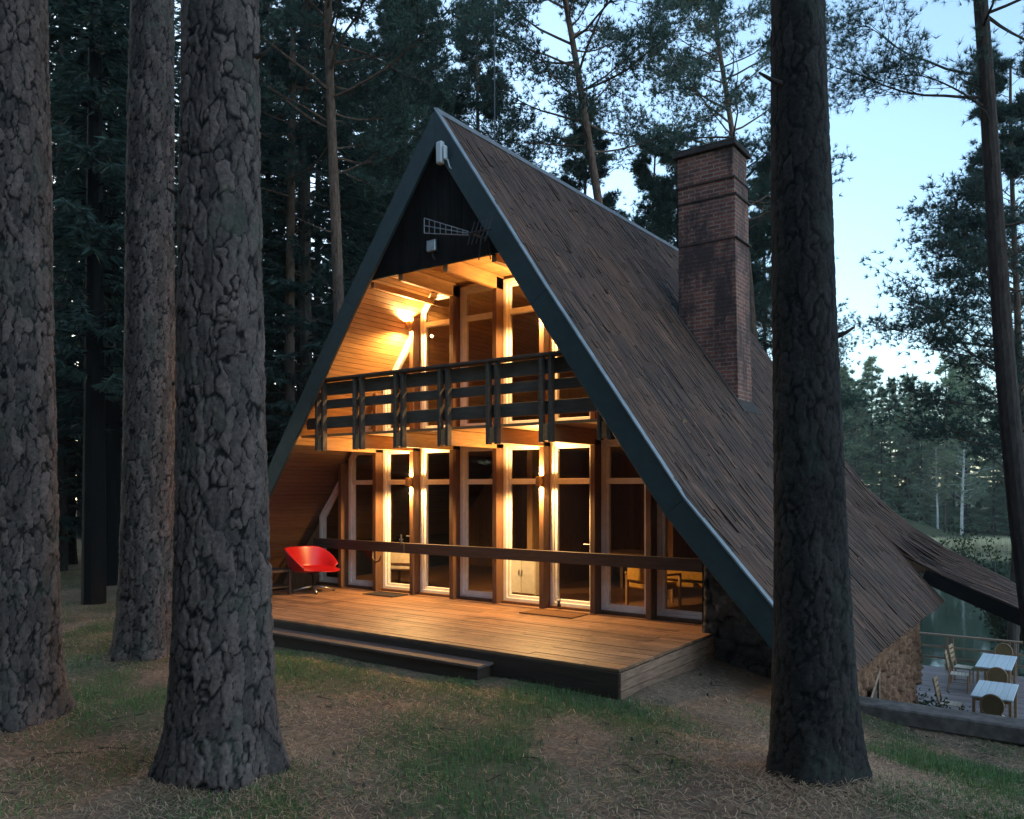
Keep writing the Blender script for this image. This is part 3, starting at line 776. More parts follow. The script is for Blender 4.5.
def grassmask(x,y):
    n=fbm(x+3,y-7,.75,4)*.38+fbm(x,y,2.6,3)*.34
    g=.04+n
    blob=lambda cx,cy,rx,ry,a: a*np.exp(-((x-cx)/rx)**2-((y-cy)/ry)**2)
    g=g+blob(-1.2,-4.35,3.6,.62,.85)+blob(4.2,-3.75,1.3,.5,.6)+blob(-3.2,-5.4,1.6,.9,.45)
    g=g+blob(7.4,-2.1,1.9,.55,1.0)+blob(-.5,-6.8,1.7,1.1,.7)+0
    return np.clip(g+.12,0,1)
soil,nt,b=new_mat('needle_strewn_soil')
v=coords(nt); n1=noise(nt,v,1.1,6,.65); n2=noise(nt,v,16,7,.75); n3=noise(nt,coords(nt,(1,3,1)),70,4,.7)
c=ramp(nt,n2,(.28,(.07,.052,.037)),(.5,(.20,.136,.090)),(.75,(.35,.25,.17)))
c=mixc(nt,ramp(nt,n1,(.45,0),(.65,.6)),c,(.085,.062,.046))
c=mixc(nt,1,c,ramp(nt,n3,(.3,.6),(.7,1.25)),'MULTIPLY')
gm=ramp(nt,attr(nt,'grass'),(.1,0),(.7,.75)); c=mixc(nt,gm,c,(.05,.075,.03))
nt.links.new(c,b.inputs['Base Color']); b.inputs['Roughness'].default_value=.95; b.inputs['Specular IOR Level'].default_value=.15
bump(nt,n2,b,.03,.9)
g=link('ground',np_mesh('ground',np.stack([X.ravel(),Y.ravel(),Z.ravel()],-1),Fq,{'grass':np.where(Y>60,1.,grassmask(X,Y)).ravel()}),soil,None,0,True); tag(g,kind='structure')
# lake
wm,nt,b=new_mat('lake_water'); b.inputs['Base Color'].default_value=(.012,.026,.020,1); b.inputs['Roughness'].default_value=.06; b.inputs['IOR'].default_value=1.33
bump(nt,noise(nt,coords(nt,(1,.5,1)),1.2,3),b,.02,.25)
wmb=MB(); wmb.add([(-40,12,-4.25),(90,12,-4.25),(90,104,-4.25),(-40,104,-4.25)],[(0,1,2,3)]); tag(wmb.build('lake',wm),kind='structure')
# ------------------------------------------------ litter, grass (nobody could count them)
nr=np.random.RandomState(11)
def scatter_blades(x,y,hgt,wid,lean,curl,tint,lift=0,z=None):
    n=len(x); z=height(x,y)+lift if z is None else z
    a=nr.uniform(0,2*pi,n); dx,dy=np.cos(a),np.sin(a); px_,py_=-dy,dx
    b0=np.stack([x-px_*wid,y-py_*wid,z-.004],-1); b1=np.stack([x+px_*wid,y+py_*wid,z-.004],-1)
    m=np.stack([x+dx*lean*.45*hgt,y+dy*lean*.45*hgt,z+hgt*.6],-1)
    m0=m-np.stack([px_*wid*.7,py_*wid*.7,0*z],-1); m1=m+np.stack([px_*wid*.7,py_*wid*.7,0*z],-1)
    tp=np.stack([x+dx*lean*hgt*1.1,y+dy*lean*hgt*1.1,z+hgt*(1-curl*lean)],-1)
    V=np.stack([b0,b1,m1,m0,tp],1).reshape(-1,3); o=np.arange(n)*5
    F3=np.concatenate([np.stack([o,o+1,o+2],-1),np.stack([o,o+2,o+3],-1),np.stack([o+3,o+2,o+4],-1)])
    return V,F3,np.repeat(tint,5)
def clear(x,y):
    ok=~((x>-4.5)&(x<4.1)&(y>-3.46)) & ~((x>-4.35)&(x<2.42)&(y>-3.78)&(y<-3.3)) & ~((x>5.55)&(y>-.5)) & ~((x>3.8)&(x<5.7)&(y>-.8))
    for tx,ty in FT: ok&=((x-tx)**2+(y-ty)**2)>.16
    return ok
def sample(n,power=1.0):
    """points on the lawn, denser towards the camera"""
    d=nr.uniform(2.2**.35,22**.35,n)**(1/.35)
    a=nr.uniform(-.70,.70,n)
    x=CAM.x+d*(a*UX+UD); y=CAM.y+d*(a*VX+VD); return x,y
x,y=sample(520000); g_=grassmask(x,y); k=(nr.uniform(0,1,len(x))<g_*.75+.02)&clear(x,y); x,y,g_=x[k],y[k],g_[k]
hg=nr.uniform(.025,.075,len(x))*(.6+.7*g_)
V_,F_,T_=scatter_blades(x,y,hg,nr.uniform(.0016,.0034,len(x)),nr.uniform(.1,.9,len(x)),.35,nr.uniform(0,1,len(x)))
o=link('grass',np_mesh('grass',V_,F_,{'tint':T_}),M['grass']); tag(o,'short green grass growing in patches between the fallen pine needles','grass',kind='stuff')
print('grass',len(x))
x,y=sample(200000); k=clear(x,y)&(nr.uniform(0,1,len(x))>grassmask(x,y)*.6)&(nr.uniform(-1,.8,len(x))<fbm(x-4,y+2,1.1,3)); x,y=x[k],y[k]
n=len(x); a=nr.uniform(0,2*pi,n); L=nr.uniform(.04,.09,n); w=nr.uniform(.0012,.0026,n); z=height(x,y)+nr.uniform(.004,.022,n); dz=nr.uniform(-.012,.018,n)
dx,dy=np.cos(a)*L/2,np.sin(a)*L/2; qx,qy=-np.sin(a)*w,np.cos(a)*w
V_=np.stack([np.stack([x-dx-qx,y-dy-qy,z-dz],-1),np.stack([x-dx+qx,y-dy+qy,z-dz],-1),np.stack([x+dx+qx,y+dy+qy,z+dz],-1),np.stack([x+dx-qx,y+dy-qy,z+dz],-1)],1).reshape(-1,3)
F_=np.arange(n*4).reshape(-1,4)
o=link('pine_needle_litter',np_mesh('pine_needle_litter',V_,F_,{'tint':np.repeat(nr.uniform(0,1,n),4)}),M['litter']); tag(o,'brown fallen pine needles strewn over the forest floor','needle litter',kind='stuff')
# more needles: heaped round the trunk feet and blown onto the deck
xs_,ys_,zs_=[],[],[]
for tx,ty in FT:
    a=nr.uniform(0,2*pi,2600); r=.34+np.abs(nr.normal(0,.22,2600)); xs_.append(tx+r*np.cos(a)); ys_.append(ty+r*np.sin(a)); zs_.append(height(tx+r*np.cos(a),ty+r*np.sin(a))+nr.uniform(.0,.05,2600)*np.exp(-(r-.34)/.2))
q=1500; dx_=nr.uniform(-4.4,4.0,q); dy_=-3.4+3.2*nr.uniform(0,1,q)**1.5; xs_.append(dx_); ys_.append(dy_); zs_.append(np.full(q,.306))
x=np.concatenate(xs_); y=np.concatenate(ys_); z=np.concatenate(zs_); n=len(x)
a=nr.uniform(0,2*pi,n); L=nr.uniform(.04,.085,n); w=nr.uniform(.0012,.0024,n); dz=np.where(z==.306,0,nr.uniform(-.01,.02,n))
dx,dy=np.cos(a)*L/2,np.sin(a)*L/2; qx,qy=-np.sin(a)*w,np.cos(a)*w
V_=np.stack([np.stack([x-dx-qx,y-dy-qy,z-dz],-1),np.stack([x-dx+qx,y-dy+qy,z-dz],-1),np.stack([x+dx+qx,y+dy+qy,z+dz],-1),np.stack([x+dx-qx,y+dy-qy,z+dz],-1)],1).reshape(-1,3)
o=link('blown_needles',np_mesh('blown_needles',V_,np.arange(n*4).reshape(-1,4),{'tint':np.repeat(nr.uniform(0,1,n),4)}),M['litter']); tag(o,'loose pine needles on the deck boards and round the trunk feet','needle litter',kind='stuff')
# twigs and cones: stuff
mb=MB()
for i in range(300):
    d=rng.uniform(3.6,12); a=rng.uniform(-.66,.66); x_=CAM.x+d*(a*UX+UD); y_=CAM.y+d*(a*VX+VD)
    if not clear(np.array([x_]),np.array([y_]))[0]: continue
    z_=float(height(x_,y_)); th=rng.uniform(0,6.3); L=rng.uniform(.06,.32)
    if i%9: mb.tube([(x_,y_,z_+.01),(x_+cos(th)*L*.5,y_+sin(th)*L*.5,z_+.018+rng.uniform(0,.02)),(x_+cos(th+.3)*L,y_+sin(th+.3)*L,z_+.012)],[.005,.004,.002],4)
    else: mb.lathe([(.003,0),(.012,.008),(.015,.016),(.010,.03),(.002,.038)],(x_,y_,z_+.002),6)
o=mb.build('fallen_twigs',M['bark_grey']); tag(o,'small fallen twigs and cones on the forest floor','twigs',kind='stuff')
# ================================================================== KERB, TERRACE
K=thing('kerb_wall','long weathered kerb wall at the edge of the lawn above the terrace','wall',(5.4,-.55,0))
def local(mb,P): 
    mb.v=[(v[0]-P.location.x,v[1]-P.location.y,v[2]-P.location.z) for v in mb.v]; return mb
mb=MB(); x_=5.45
while x_<15:
    L=rng.uniform(2.6,3.6); mb.box(x_,x_+L-.008,-.56+rng.uniform(-.012,.012),-.16,-.60,-.40+rng.uniform(-.012,.012)); x_+=L
M['kerb']=plain('weathered_concrete',(.13,.105,.092),.9,0,.5,7,.2,.012)
M['kerb_low']=plain('damp_foundation',(.05,.045,.04),.9,0,.5,7,.2,.012)
local(mb,K).build('coping',M['kerb'],K,.02)
local(MB().box(5.45,15,-.50,-.20,-3.4,-.602),K).build('footing',M['kerb_low'],K)
TZ=-3.04
T=thing('terrace','lower wooden terrace by the lake below the canopy','terrace',(5.3,6,TZ))
mb=MB(); y_=.4
while y_<15.5:
    dz=rng.uniform(-.004,.004); mb.box(3.2 if y_>6.6 else 5.5,13.5,y_,y_+.136,TZ-.04+dz,TZ+dz); y_+=.142
local(mb,T).build('terrace_board',M['terrace'],T)
mb=MB(); mb.box(3.2,13.5,15.52,15.56,TZ-.3,TZ); local(mb,T).build('edge_board',M['terrace_rail'],T)
for x_ in (3.4,6,8.6,11.2,13.2):
    local(MB().box(x_-.08,x_+.08,15.2,15.4,-6.3,TZ-.05),T).build('pile',M['bark_grey'],T)
RL=thing('terrace_railing','wooden railing along the lake side of the terrace','railing',(3.2,15.3,TZ))
mb=MB(); 
local(MB().box(3.2,13.5,15.25,15.38,TZ+.97,TZ+1.02),RL).build('handrail',M['terrace_rail'],RL,.008)
for z_ in (.30,.62): local(MB().box(3.2,13.5,15.30,15.33,TZ+z_,TZ+z_+.055),RL).build('rail',M['terrace_rail'],RL)
x_=3.3
while x_<13.5:
    for s in (-.07,.07): local(MB().box(x_+s-.03,x_+s+.03,15.26,15.37,TZ,TZ+.969),RL).build('post',M['terrace_rail'],RL)
    x_+=1.55
cp=thing('canopy_post','round timber post holding the low end of the canopy','post',(9.25,7.6,TZ))
MB().tube([(0,0,0),(0,0,zroof(5.85)-.05-TZ-.95+.0)],.10,12).build('shaft',M['post'],cp)
MB().box(-.12,.12,-1.1,1.1,1.88,2.0).build('bearer',M['post'],cp)
def table(loc,w,l,label):
    t=thing('dining_table',label,'table',loc,0,'tables on the lake terrace')
    n=6
    mb=MB()
    for i in range(n): mb.box(-w/2+w*i/n+.003,-w/2+w*(i+1)/n-.003,-l/2,l/2,.715,.75)
    mb.build('tabletop',M['table_top'],t,.004)
    mb=MB(); 
    for sy in (-1,1): mb.box(-w/2+.05,w/2-.05,sy*(l/2-.12)-.02,sy*(l/2-.12)+.02,.63,.714)
    for sx in (-1,1): mb.box(sx*(w/2-.07)-.015,sx*(w/2-.07)+.015,-l/2+.1,l/2-.1,.63,.714)
    mb.build('apron',M['chair_wood'],t)
    for sx in (-1,1):
        for sy in (-1,1): MB().box(sx*(w/2-.06)-.03,sx*(w/2-.06)+.03,sy*(l/2-.1)-.03,sy*(l/2-.1)+.03,0,.714).build('leg',M['chair_wood'],t,.005)
    return t
table((6.42,9.95,TZ),.80,1.75,'pale topped table on the terrace nearest the kerb wall')
table((6.17,13.45,TZ),.80,2.0,'pale topped table on the terrace nearest the lake railing')
def slat_chair():
    t=thing('slatted_chair','','chair',(0,0,0),0,'slatted chairs along the terrace tables')
    mb=MB(); 
    for i in range(5): mb.box(-.21+.085*i,-.21+.085*i+.075,-.21,.21,.43,.452)
    mb.build('seat',M['cream'],t,.005)
    mb=MB()
    for i in range(4): 
        z=.56+.12*i; x=-.25-.16*(z-.45); mb.hexa([(x,-.20,z),(x+.02,-.20,z),(x+.02,.20,z),(x,.20,z),(x-.013,-.20,z+.085),(x+.007,-.20,z+.085),(x+.007,.20,z+.085),(x-.013,.20,z+.085)])
    mb.build('backrest',M['chair_wood'],t,.004)
    for sy in (-1,1):
        MB().tube([(.19,sy*.21,.0),(.19,sy*.21,.44)],.02,8).build('leg',M['chair_wood'],t)
        MB().tube([(-.27,sy*.21,0),(-.22,sy*.21,.44),(-.34,sy*.21,1.0)],.02,8).build('leg',M['chair_wood'],t)
        MB().tube([(.19,sy*.21,.25),(-.24,sy*.21,.25)],.012,6).build('stretcher',M['chair_wood'],t)
    return t
sc=slat_chair(); sc.location=(5.62,9.35,TZ); sc['label']='slatted wooden chair at the left side of the nearer pale terrace table'
dup(sc,(5.40,12.75,TZ),R(4),'slatted wooden chair at the farther pale terrace table, the nearer of its two')
dup(sc,(5.38,13.75,TZ),R(-5),'slatted wooden chair at the farther pale terrace table, nearest the lake railing')
def round_chair():
    t=thing('round_back_chair','','chair',(0,0,0),0,'round backed chairs at the table ends')
    MB().lathe([(.01,.43),(.21,.43),(.225,.445),(.225,.465),(.20,.48),(.01,.485)],(0,0,0),20).build('seat',M['cream'],t,0,True)
    # back plane at y=-.24 tilted: oval frame with woven panel
    mb=MB(); pts=[(cos(a)*.21,-.24-.03*sin(a),.72+.235*sin(a)) for a in np.linspace(0,2*pi,25)]
    mb.tube(pts,.02,8,False); mb.tube([(-.16,-.20,.46),(-.17,-.235,.60)],.018,6); mb.tube([(.16,-.20,.46),(.17,-.235,.60)],.018,6)
    bf=mb.build('back_frame',M['chair_wood'],t,0,True)
    mb=MB(); vs=[(cos(a)*.20,-.24-.03*sin(a)*.95,.72+.225*sin(a)) for a in np.linspace(0,2*pi,24,endpoint=False)]
    mb.add(vs+[(v[0],v[1]-.012,v[2]) for v in vs],[tuple(range(24)),tuple(range(47,23,-1))]+[(i,(i+1)%24,24+(i+1)%24,24+i) for i in range(24)]); mb.build('back_panel',M['wicker'],bf)
    for sx in (-1,1):
        for sy in (-1,1): MB().tube([(sx*.19,sy*.19,0),(sx*.16,sy*.16,.435)],[.013,.019],8).build('leg',M['chair_wood'],t)
    return t
rc_=round_chair(); rc_.location=(6.48,8.72,TZ); rc_['label']='round backed wicker chair facing the nearer pale table, closest to the kerb wall'
dup(rc_,(6.30,11.75,TZ),R(8),'round backed wicker chair standing between the two pale tables')
dup(rc_,(6.20,14.82,TZ),R(178),'round backed wicker chair between the farther pale table and the lake railing')
# ================================================================== TREES
def bark_trunk(name, H, rad, seed, mat, parent, res=.016, lean=(0,0), top_res=1, cellh=9.5, relief=.030, zfine=6.6, bend=.06, flare=1.0):
    """rad(z): radius; relief of plates by worley; fine up to zfine then coarse"""
    r_=np.random.RandomState(seed)
    r0=rad(1.5); nu=max(24,int(2*pi*r0/res))
    zs=list(np.arange(-.25,zfine,res*1.35)); z=zfine; st=res*1.35
    while z<H: zs.append(z); st=min(.5,st*1.1); z+=st
    zs.append(H); zs=np.array(zs)
    A,Z_=np.meshgrid(np.linspace(0,2*pi,nu,endpoint=False),zs)
    ra=np.array([rad(z) for z in zs])[:,None]
    ph=r_.uniform(0,6.28,6)
    root=np.exp(-np.clip(Z_,0,9)/.28)*.30*flare
    nroot=.55+.45*np.cos(A*5+ph[0]+1.2*np.sin(A*2+ph[1]))*.9
    rr=ra*(1+root*np.clip(nroot,.1,1)+.025*np.sin(A*3+ph[2]+Z_*.7)+.02*np.sin(A*2+ph[3]-Z_*.4))
    cx=lean[0]*Z_/8+bend*np.sin(Z_*.35+ph[4]); cy=lean[1]*Z_/8+bend*np.sin(Z_*.3+ph[5]); cx-=bend*sin(ph[4]); cy-=bend*sin(ph[5])
    P=np.stack([(ra*np.cos(A)).ravel(),(ra*np.sin(A)).ravel(),Z_.ravel()],-1)
    wp=P.copy(); wp+=.020*np.sin(P[:,[1,2,0]]*[17,9,17]+seed)+.012*np.sin(P[:,[2,0,1]]*[31,37,41])+.006*np.sin(P[:,[1,2,0]]*[83,67,71])
    f1,f2,cid=worley(wp*np.array([cellh,cellh,cellh*.26])+seed*7.3)
    e=np.clip((f2-f1)/.26,0,1)
    g1,g2,gid=worley(wp*np.array([cellh*2.4,cellh*2.4,cellh*.8])+seed*3.1)
    e2=np.clip((g2-g1)/.3,0,1)
    disp=relief*np.clip(e*1.9,0,1)**.8*(.45+.75*cid)+relief*.35*e2*(.5+gid)-relief*.55
    disp=disp.reshape(A.shape)*np.clip(ra/.3,.3,1.1)
    rr=rr+disp
    V=np.stack([(cx+rr*np.cos(A)).ravel(),(cy+rr*np.sin(A)).ravel(),Z_.ravel()],-1)
    idx=np.arange(A.size).reshape(A.shape); nx=np.roll(idx,-1,1)
    Fq=np.stack([idx[:-1].ravel(),nx[:-1].ravel(),nx[1:].ravel(),idx[1:].ravel()],-1)
    me=np_mesh(name,V,Fq,{'crack':np.minimum(e,.45+.55*e2),'cell':.7*cid+.3*gid})
    return link(name,me,mat,parent,0,True)
def tufts(P, Dn, per, length, width, spread, rs, tint):
    """needle tufts at points P with axis Dn: (n,3) -> blades as thin triangles"""
    n=len(P); k=per
    Pn=np.repeat(P,k,0); Dr=np.repeat(Dn,k,0)+rs.normal(0,spread,(n*k,3)); Dr/=np.linalg.norm(Dr,axis=1,keepdims=True)+1e-9
    L=rs.uniform(.6,1.1,(n*k,1))*length
    side=np.cross(Dr,rs.normal(0,1,(n*k,3))); side/=np.linalg.norm(side,axis=1,keepdims=True)+1e-9
    w=width*rs.uniform(.7,1.2,(n*k,1))
    V=np.stack([Pn-side*w,Pn+side*w,Pn+Dr*L],1).reshape(-1,3)
    F3=np.arange(n*k*3).reshape(-1,3)
    T_=np.repeat(np.clip(np.repeat(tint,k)+rs.normal(0,.15,n*k),0,1),3)
    return V,F3,T_
def pine_meshes(seed,H,cb,spread,nb,r0,per=12,blen=.20,bw=.0135,tufts_per=22,lean=(0,0),dead=5,side=None,subs=(6,11),first=None):
    r=random.Random(seed); rs=np.random.RandomState(seed)
    tm=MB(); path=[]; rad=[]; n=14
    ph=r.uniform(0,6)
    def axis_pt(z): return Vector((lean[0]*z/8+.12*sin(z*.3+ph)-.12*sin(ph), lean[1]*z/8+.10*sin(z*.27+ph)-.1*sin(ph), z))
    for i in range(n+1):
        z=H*i/n; path.append(axis_pt(z if i else -.3)); rad.append(r0*(1-.85*(i/n)**1.1)+.01)
    tm.tube(path,rad,12)
    P=[];Dn=[];T=[]
    def branch(z,az,L,up,leafy=True,br=None):
        p=axis_pt(z); d=Vector((cos(az),sin(az),up)); d.normalize(); pts=[p.copy()]; seg=7
        cur=d.copy()
        for i in range(seg):
            cur=(cur+Vector((r.gauss(0,.13),r.gauss(0,.13),.06+r.gauss(0,.09)))).normalized(); p=p+cur*L/seg; pts.append(p.copy())
        b0=br or max(.010,.014*L**.8); tm.tube(pts,[b0*(1-.8*i/seg) for i in range(seg+1)],5,False)
        if not leafy: 
            return
        for s in range(r.randint(*subs)):
            f=r.uniform(.35,1); i=min(seg-1,int(f*seg)); q=pts[i].lerp(pts[i+1],f*seg-i)
            a2=az+r.uniform(-1.3,1.3); sd=Vector((cos(a2),sin(a2),r.uniform(-.25,.55))).normalized(); sl=L*r.uniform(.18,.42)+.2
            sp=[q]; c2=sd.copy()
            for j in range(3): c2=(c2+Vector((r.gauss(0,.18),r.gauss(0,.18),r.gauss(.06,.14)))).normalized(); sp.append(sp[-1]+c2*sl/3)
            tm.tube(sp,[b0*.35,b0*.25,b0*.18,b0*.08],3,False)
            cl=r.gauss(.5,.2)
            for j in range(tufts_per):
                u=r.uniform(.25,1.05)*3; jj=min(2,int(u)); pt=sp[jj]+(sp[jj+1]-sp[jj])*(u-jj)
                off=Vector((r.gauss(0,1),r.gauss(0,1),r.gauss(.15,.7)))*sl*.16
                P.append(pt+off); dd=(c2*.6+off.normalized()*.5+Vector((0,0,.35))).normalized(); Dn.append(dd); T.append(cl+off.z*.8)
    nb=int(nb*1.3)
    for i in range(nb):
        t=(i+r.random())/nb; z=cb+(H-cb-.3)*t
        prof=(.55+.75*sin(pi*min(1,t*1.15+.12)))*(1-.55*t)
        az=r.uniform(0,2*pi)
        if side is not None and r.random()<side[1]: az=side[0]+r.gauss(0,.5)
        branch(z,az,spread*1.15*prof*r.uniform(.6,1.15),r.uniform(-.12,.45)+.4*t)
    if first:
        for z,az,L,up in first: branch(z,az,L,up)
    for i in range(dead):
        branch(cb*r.uniform(.45,1.0),r.uniform(0,6.3),spread*r.uniform(.25,.6),r.uniform(-.2,.35),False,.018)
    V,F3,T_=tufts(np.array(P),np.array(Dn),per,blen,bw,.8,rs,np.array(T))
    return tm.mesh('trunk'), np_mesh('crown',V,F3,{'tint':T_})
def spruce_meshes(seed,H,base,Rm,r0,dz=.30,per=3,blen=.30,bw=.028,dens=1.0):
    r=random.Random(seed); rs=np.random.RandomState(seed); tm=MB()
    tm.tube([(0,0,-.3),(.03,0,H*.4),(0,.03,H*.75),(0,0,H)],[r0*1.15,r0*.75,r0*.4,.012],9)
    P=[];Dn=[];T=[]; z=base
    while z<H-.15:
        t=(z-base)/(H-base); Rz=Rm*((1-t)**.8)*(.85+.3*r.random())+.12
        nb=max(4,int((5+5*(1-t))*dens))
        for b_ in range(nb):
            if r.random()<.12: continue
            az=r.uniform(0,6.283); L=Rz*r.uniform(.65,1.12); dr=r.uniform(.12,.35)
            zz=z+r.uniform(-.12,.12); cl=r.gauss(.45,.2)
            pts=[]
            for i in range(5):
                u=i/4; pts.append(Vector((cos(az)*L*u,sin(az)*L*u,zz+.10*L*u-dr*L*1.3*u*u+.16*L*u**4)))
            tm.tube(pts,[.016+.006*L]+[.012,.009,.006,.003],3,False)
            m=max(4,int(L*11))
            for j in range(m):
                u=.18+.82*(j+r.random())/m; i=min(3,int(u*4)); p=pts[i].lerp(pts[i+1],u*4-i)
                for s in (-1,1):
                    a2=az+s*r.uniform(.4,1.3); wd=.14+.22*L*(1-u)*r.random()
                    P.append(p+Vector((cos(a2),sin(a2),-.5))*wd*.3*r.random()); Dn.append(Vector((cos(a2)*.8+cos(az)*.5,sin(a2)*.8+sin(az)*.5,-.45+r.gauss(0,.2)))); T.append(cl+.3*(u-.5))
        z+=dz*r.uniform(.8,1.2)*(1.25-.5*t)
    V,F3,T_=tufts(np.array(P),np.array(Dn),per,blen,bw,.28,rs,np.array(T))
    return tm.mesh('trunk'), np_mesh('crown',V,F3,{'tint':T_})
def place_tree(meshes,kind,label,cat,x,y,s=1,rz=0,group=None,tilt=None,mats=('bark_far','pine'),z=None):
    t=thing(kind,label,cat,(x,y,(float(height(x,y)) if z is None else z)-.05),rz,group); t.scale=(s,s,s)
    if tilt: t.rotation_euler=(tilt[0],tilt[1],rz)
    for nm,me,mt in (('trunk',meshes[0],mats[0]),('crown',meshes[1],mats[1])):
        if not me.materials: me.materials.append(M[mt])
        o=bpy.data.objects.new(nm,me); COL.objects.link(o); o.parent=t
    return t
def crown_from(px,*a): pass
import time; _t0=time.time()
# ---- the four big foreground pines
def rads(r0,taper,fl): return lambda z: max(.05, r0-taper*min(max(z,0),7)-.012*max(0,z-7)+fl*math.exp(-max(z,0)/.9))
FG=[((8,7.7),rads(.40,.010,.05),21,'bark','thick pine trunk at the left edge of the photo, cut by the frame',(-.0,0),(.3,.3)),
    ((146,10.6),rads(.325,.006,.05),22,'bark','pine trunk with reddish plated bark standing behind and between the two left ones',(.12,.1),(0,0)),
    ((222,6.25),rads(.352,.014,.07),23,'bark','thick pine trunk with deep plated bark before the left end of the deck',(.0,.0),(0,0)),
    ((815,6.1),rads(.27,.013,.06),24,'bark_dark','dark pine trunk standing alone before the right roof slope',(-.10,-.05),(0,0))]
def crown_only(seed,H,cb,spread,nb):
    tm,cm=pine_meshes(seed,H,cb,spread,nb,.03,per=5,blen=.22,bw=.02,tufts_per=8,dead=0); return tm,cm
cr=crown_only(91,22,13,2.6,22); cr[1].materials.append(M['pine']); cr[0].materials.append(M['bark_far'])
for i,((px,d),rad,seed,mt,lb,ln,_) in enumerate(FG):
    x_,y_=gxy(px,d); z_=float(height(x_,y_))
    t=thing('pine_tree',lb,'tree',(x_,y_,z_),0)
    tr=bark_trunk('trunk',21,rad,seed,M[mt],t,res=.0125 if d<9 else .018,lean=ln,cellh=12.5 if i!=1 else 14,flare=.6 if i==3 else .9,bend=.03,zfine=9.6 if i==1 else 7.4,relief=.019 if i!=3 else .015)
    for hz,az,L in (((2.9,.3,.16),(5.1,2.0,.2)),((3.55,.55,.20),(2.2,5.2,.10),(5.6,.5,.25)),((4.4,3.9,.14),(5.5,.6,.12)),((3.3,.5,.12),(5.2,4.0,.2)))[i]:
        r0=rad(hz)*.93; cx_,cy_=ln[0]*hz/8,ln[1]*hz/8; c_,s_=cos(az),sin(az)
        MB().tube([(cx_+c_*(r0-.05),cy_+s_*(r0-.05),hz-.03),(cx_+c_*(r0+L*.5),cy_+s_*(r0+L*.5),hz+.01),(cx_+c_*(r0+L),cy_+s_*(r0+L),hz+.05)],[.030,.016,.009],7).build('broken_branch',M['bark_dark2'],t,0,True)
    c1=bpy.data.objects.new('crown',cr[1]); COL.objects.link(c1); c1.parent=t; c1.rotation_euler=(0,0,i*1.7)
    c2=bpy.data.objects.new('limbs',cr[0]); COL.objects.link(c2); c2.parent=t; c2.rotation_euler=(0,0,i*1.7)
    c2.location=c1.location=(ln[0]*13/8,ln[1]*13/8,0)
# ---- pines behind and beside the house
PA=pine_meshes(31,24,7.5,3.4,70,.20); PB=pine_meshes(32,22,12,3.0,44,.17,lean=(-.15,.1)); PCm=pine_meshes(33,23,5.5,2.7,75,.15)
PD=pine_meshes(34,20,9.5,3.6,54,.18,dead=9)
# leaning pine behind the ridge
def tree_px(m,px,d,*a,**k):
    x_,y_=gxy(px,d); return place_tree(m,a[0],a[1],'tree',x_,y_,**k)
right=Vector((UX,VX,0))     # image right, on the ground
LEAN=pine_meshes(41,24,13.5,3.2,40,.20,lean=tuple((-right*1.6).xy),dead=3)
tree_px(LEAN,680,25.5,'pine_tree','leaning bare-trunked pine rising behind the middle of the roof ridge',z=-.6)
tree_px(PB,689,33,'pine_tree','slim upright pine behind the chimney, left of the leaning one beside it',rz=1.0,s=1.02)
L2=pine_meshes(42,24,12,3.2,48,.19,lean=tuple((-right*.95).xy),dead=6)
tree_px(L2,778,29,'pine_tree','slightly leaning pine rising right behind the chimney top',z=-.6)
PK=pine_meshes(43,24,10.0,2.9,50,.17,dead=9)
tree_px(PK,335,20,'pine_tree','pine with a pinkish bare trunk behind the left roof slope',s=1.0)
tree_px(PK,291,24,'pine_tree','thin pinkish pine trunk seen between spruces left of the roof',rz=2.1,s=1.0)
tree_px(PA,420,33,'pine_tree','pine with airy crown in the gap left of the roof peak',rz=.4,s=.95)
tree_px(PD,520,40,'pine_tree','tall pine with airy crown far behind the roof peak',rz=2.6,s=1.05)
tree_px(PCm,612,38,'pine_tree','bushy pine with low crown behind the ridge, right of the leaning trunk',rz=4.2,s=.95)
tree_px(PCm,765,34,'pine_tree','bushy pine with low crown between the chimney and the dark foreground trunk',rz=1.2,s=.95)
tree_px(PA,776,31,'pine_tree','pine whose branches reach out right of the dark foreground trunk',rz=3.4,s=.72,z=-2.2)
for i,(m,px,d,s_,lb) in enumerate(((PA,585,33,.95,'airy pine directly left of the leaning trunk behind the ridge'),(PCm,655,31,.92,'bushy pine between the leaning trunk and the chimney'),(PA,478,31,.9,'airy pine whose crown fills the sky right of the roof peak'),(PCm,400,29,.95,'bushy pine left of the roof peak, before the airy one'))):
    tree_px(m,px,d,'pine_tree',lb,rz=.7+i*1.9,s=s_)
# young lit trees behind the peak
YS=pine_meshes(51,13,3.0,1.9,60,.10,per=8,blen=.2,bw=.016,dead=2)
tree_px(YS,456,38,'young_pine','young pale green pine directly above the roof peak',s=1.40,mats=('bark_far','pine_lit'))
tree_px(YS,503,41,'young_pine','young pale green pine right of the roof peak beside the aerial mast',rz=2,s=1.38,mats=('bark_far','pine_lit'))
tree_px(YS,545,36,'young_pine','low young pine showing just over the ridge behind the mast',rz=3.6,s=1.02,mats=('bark_far','pine_lit'))
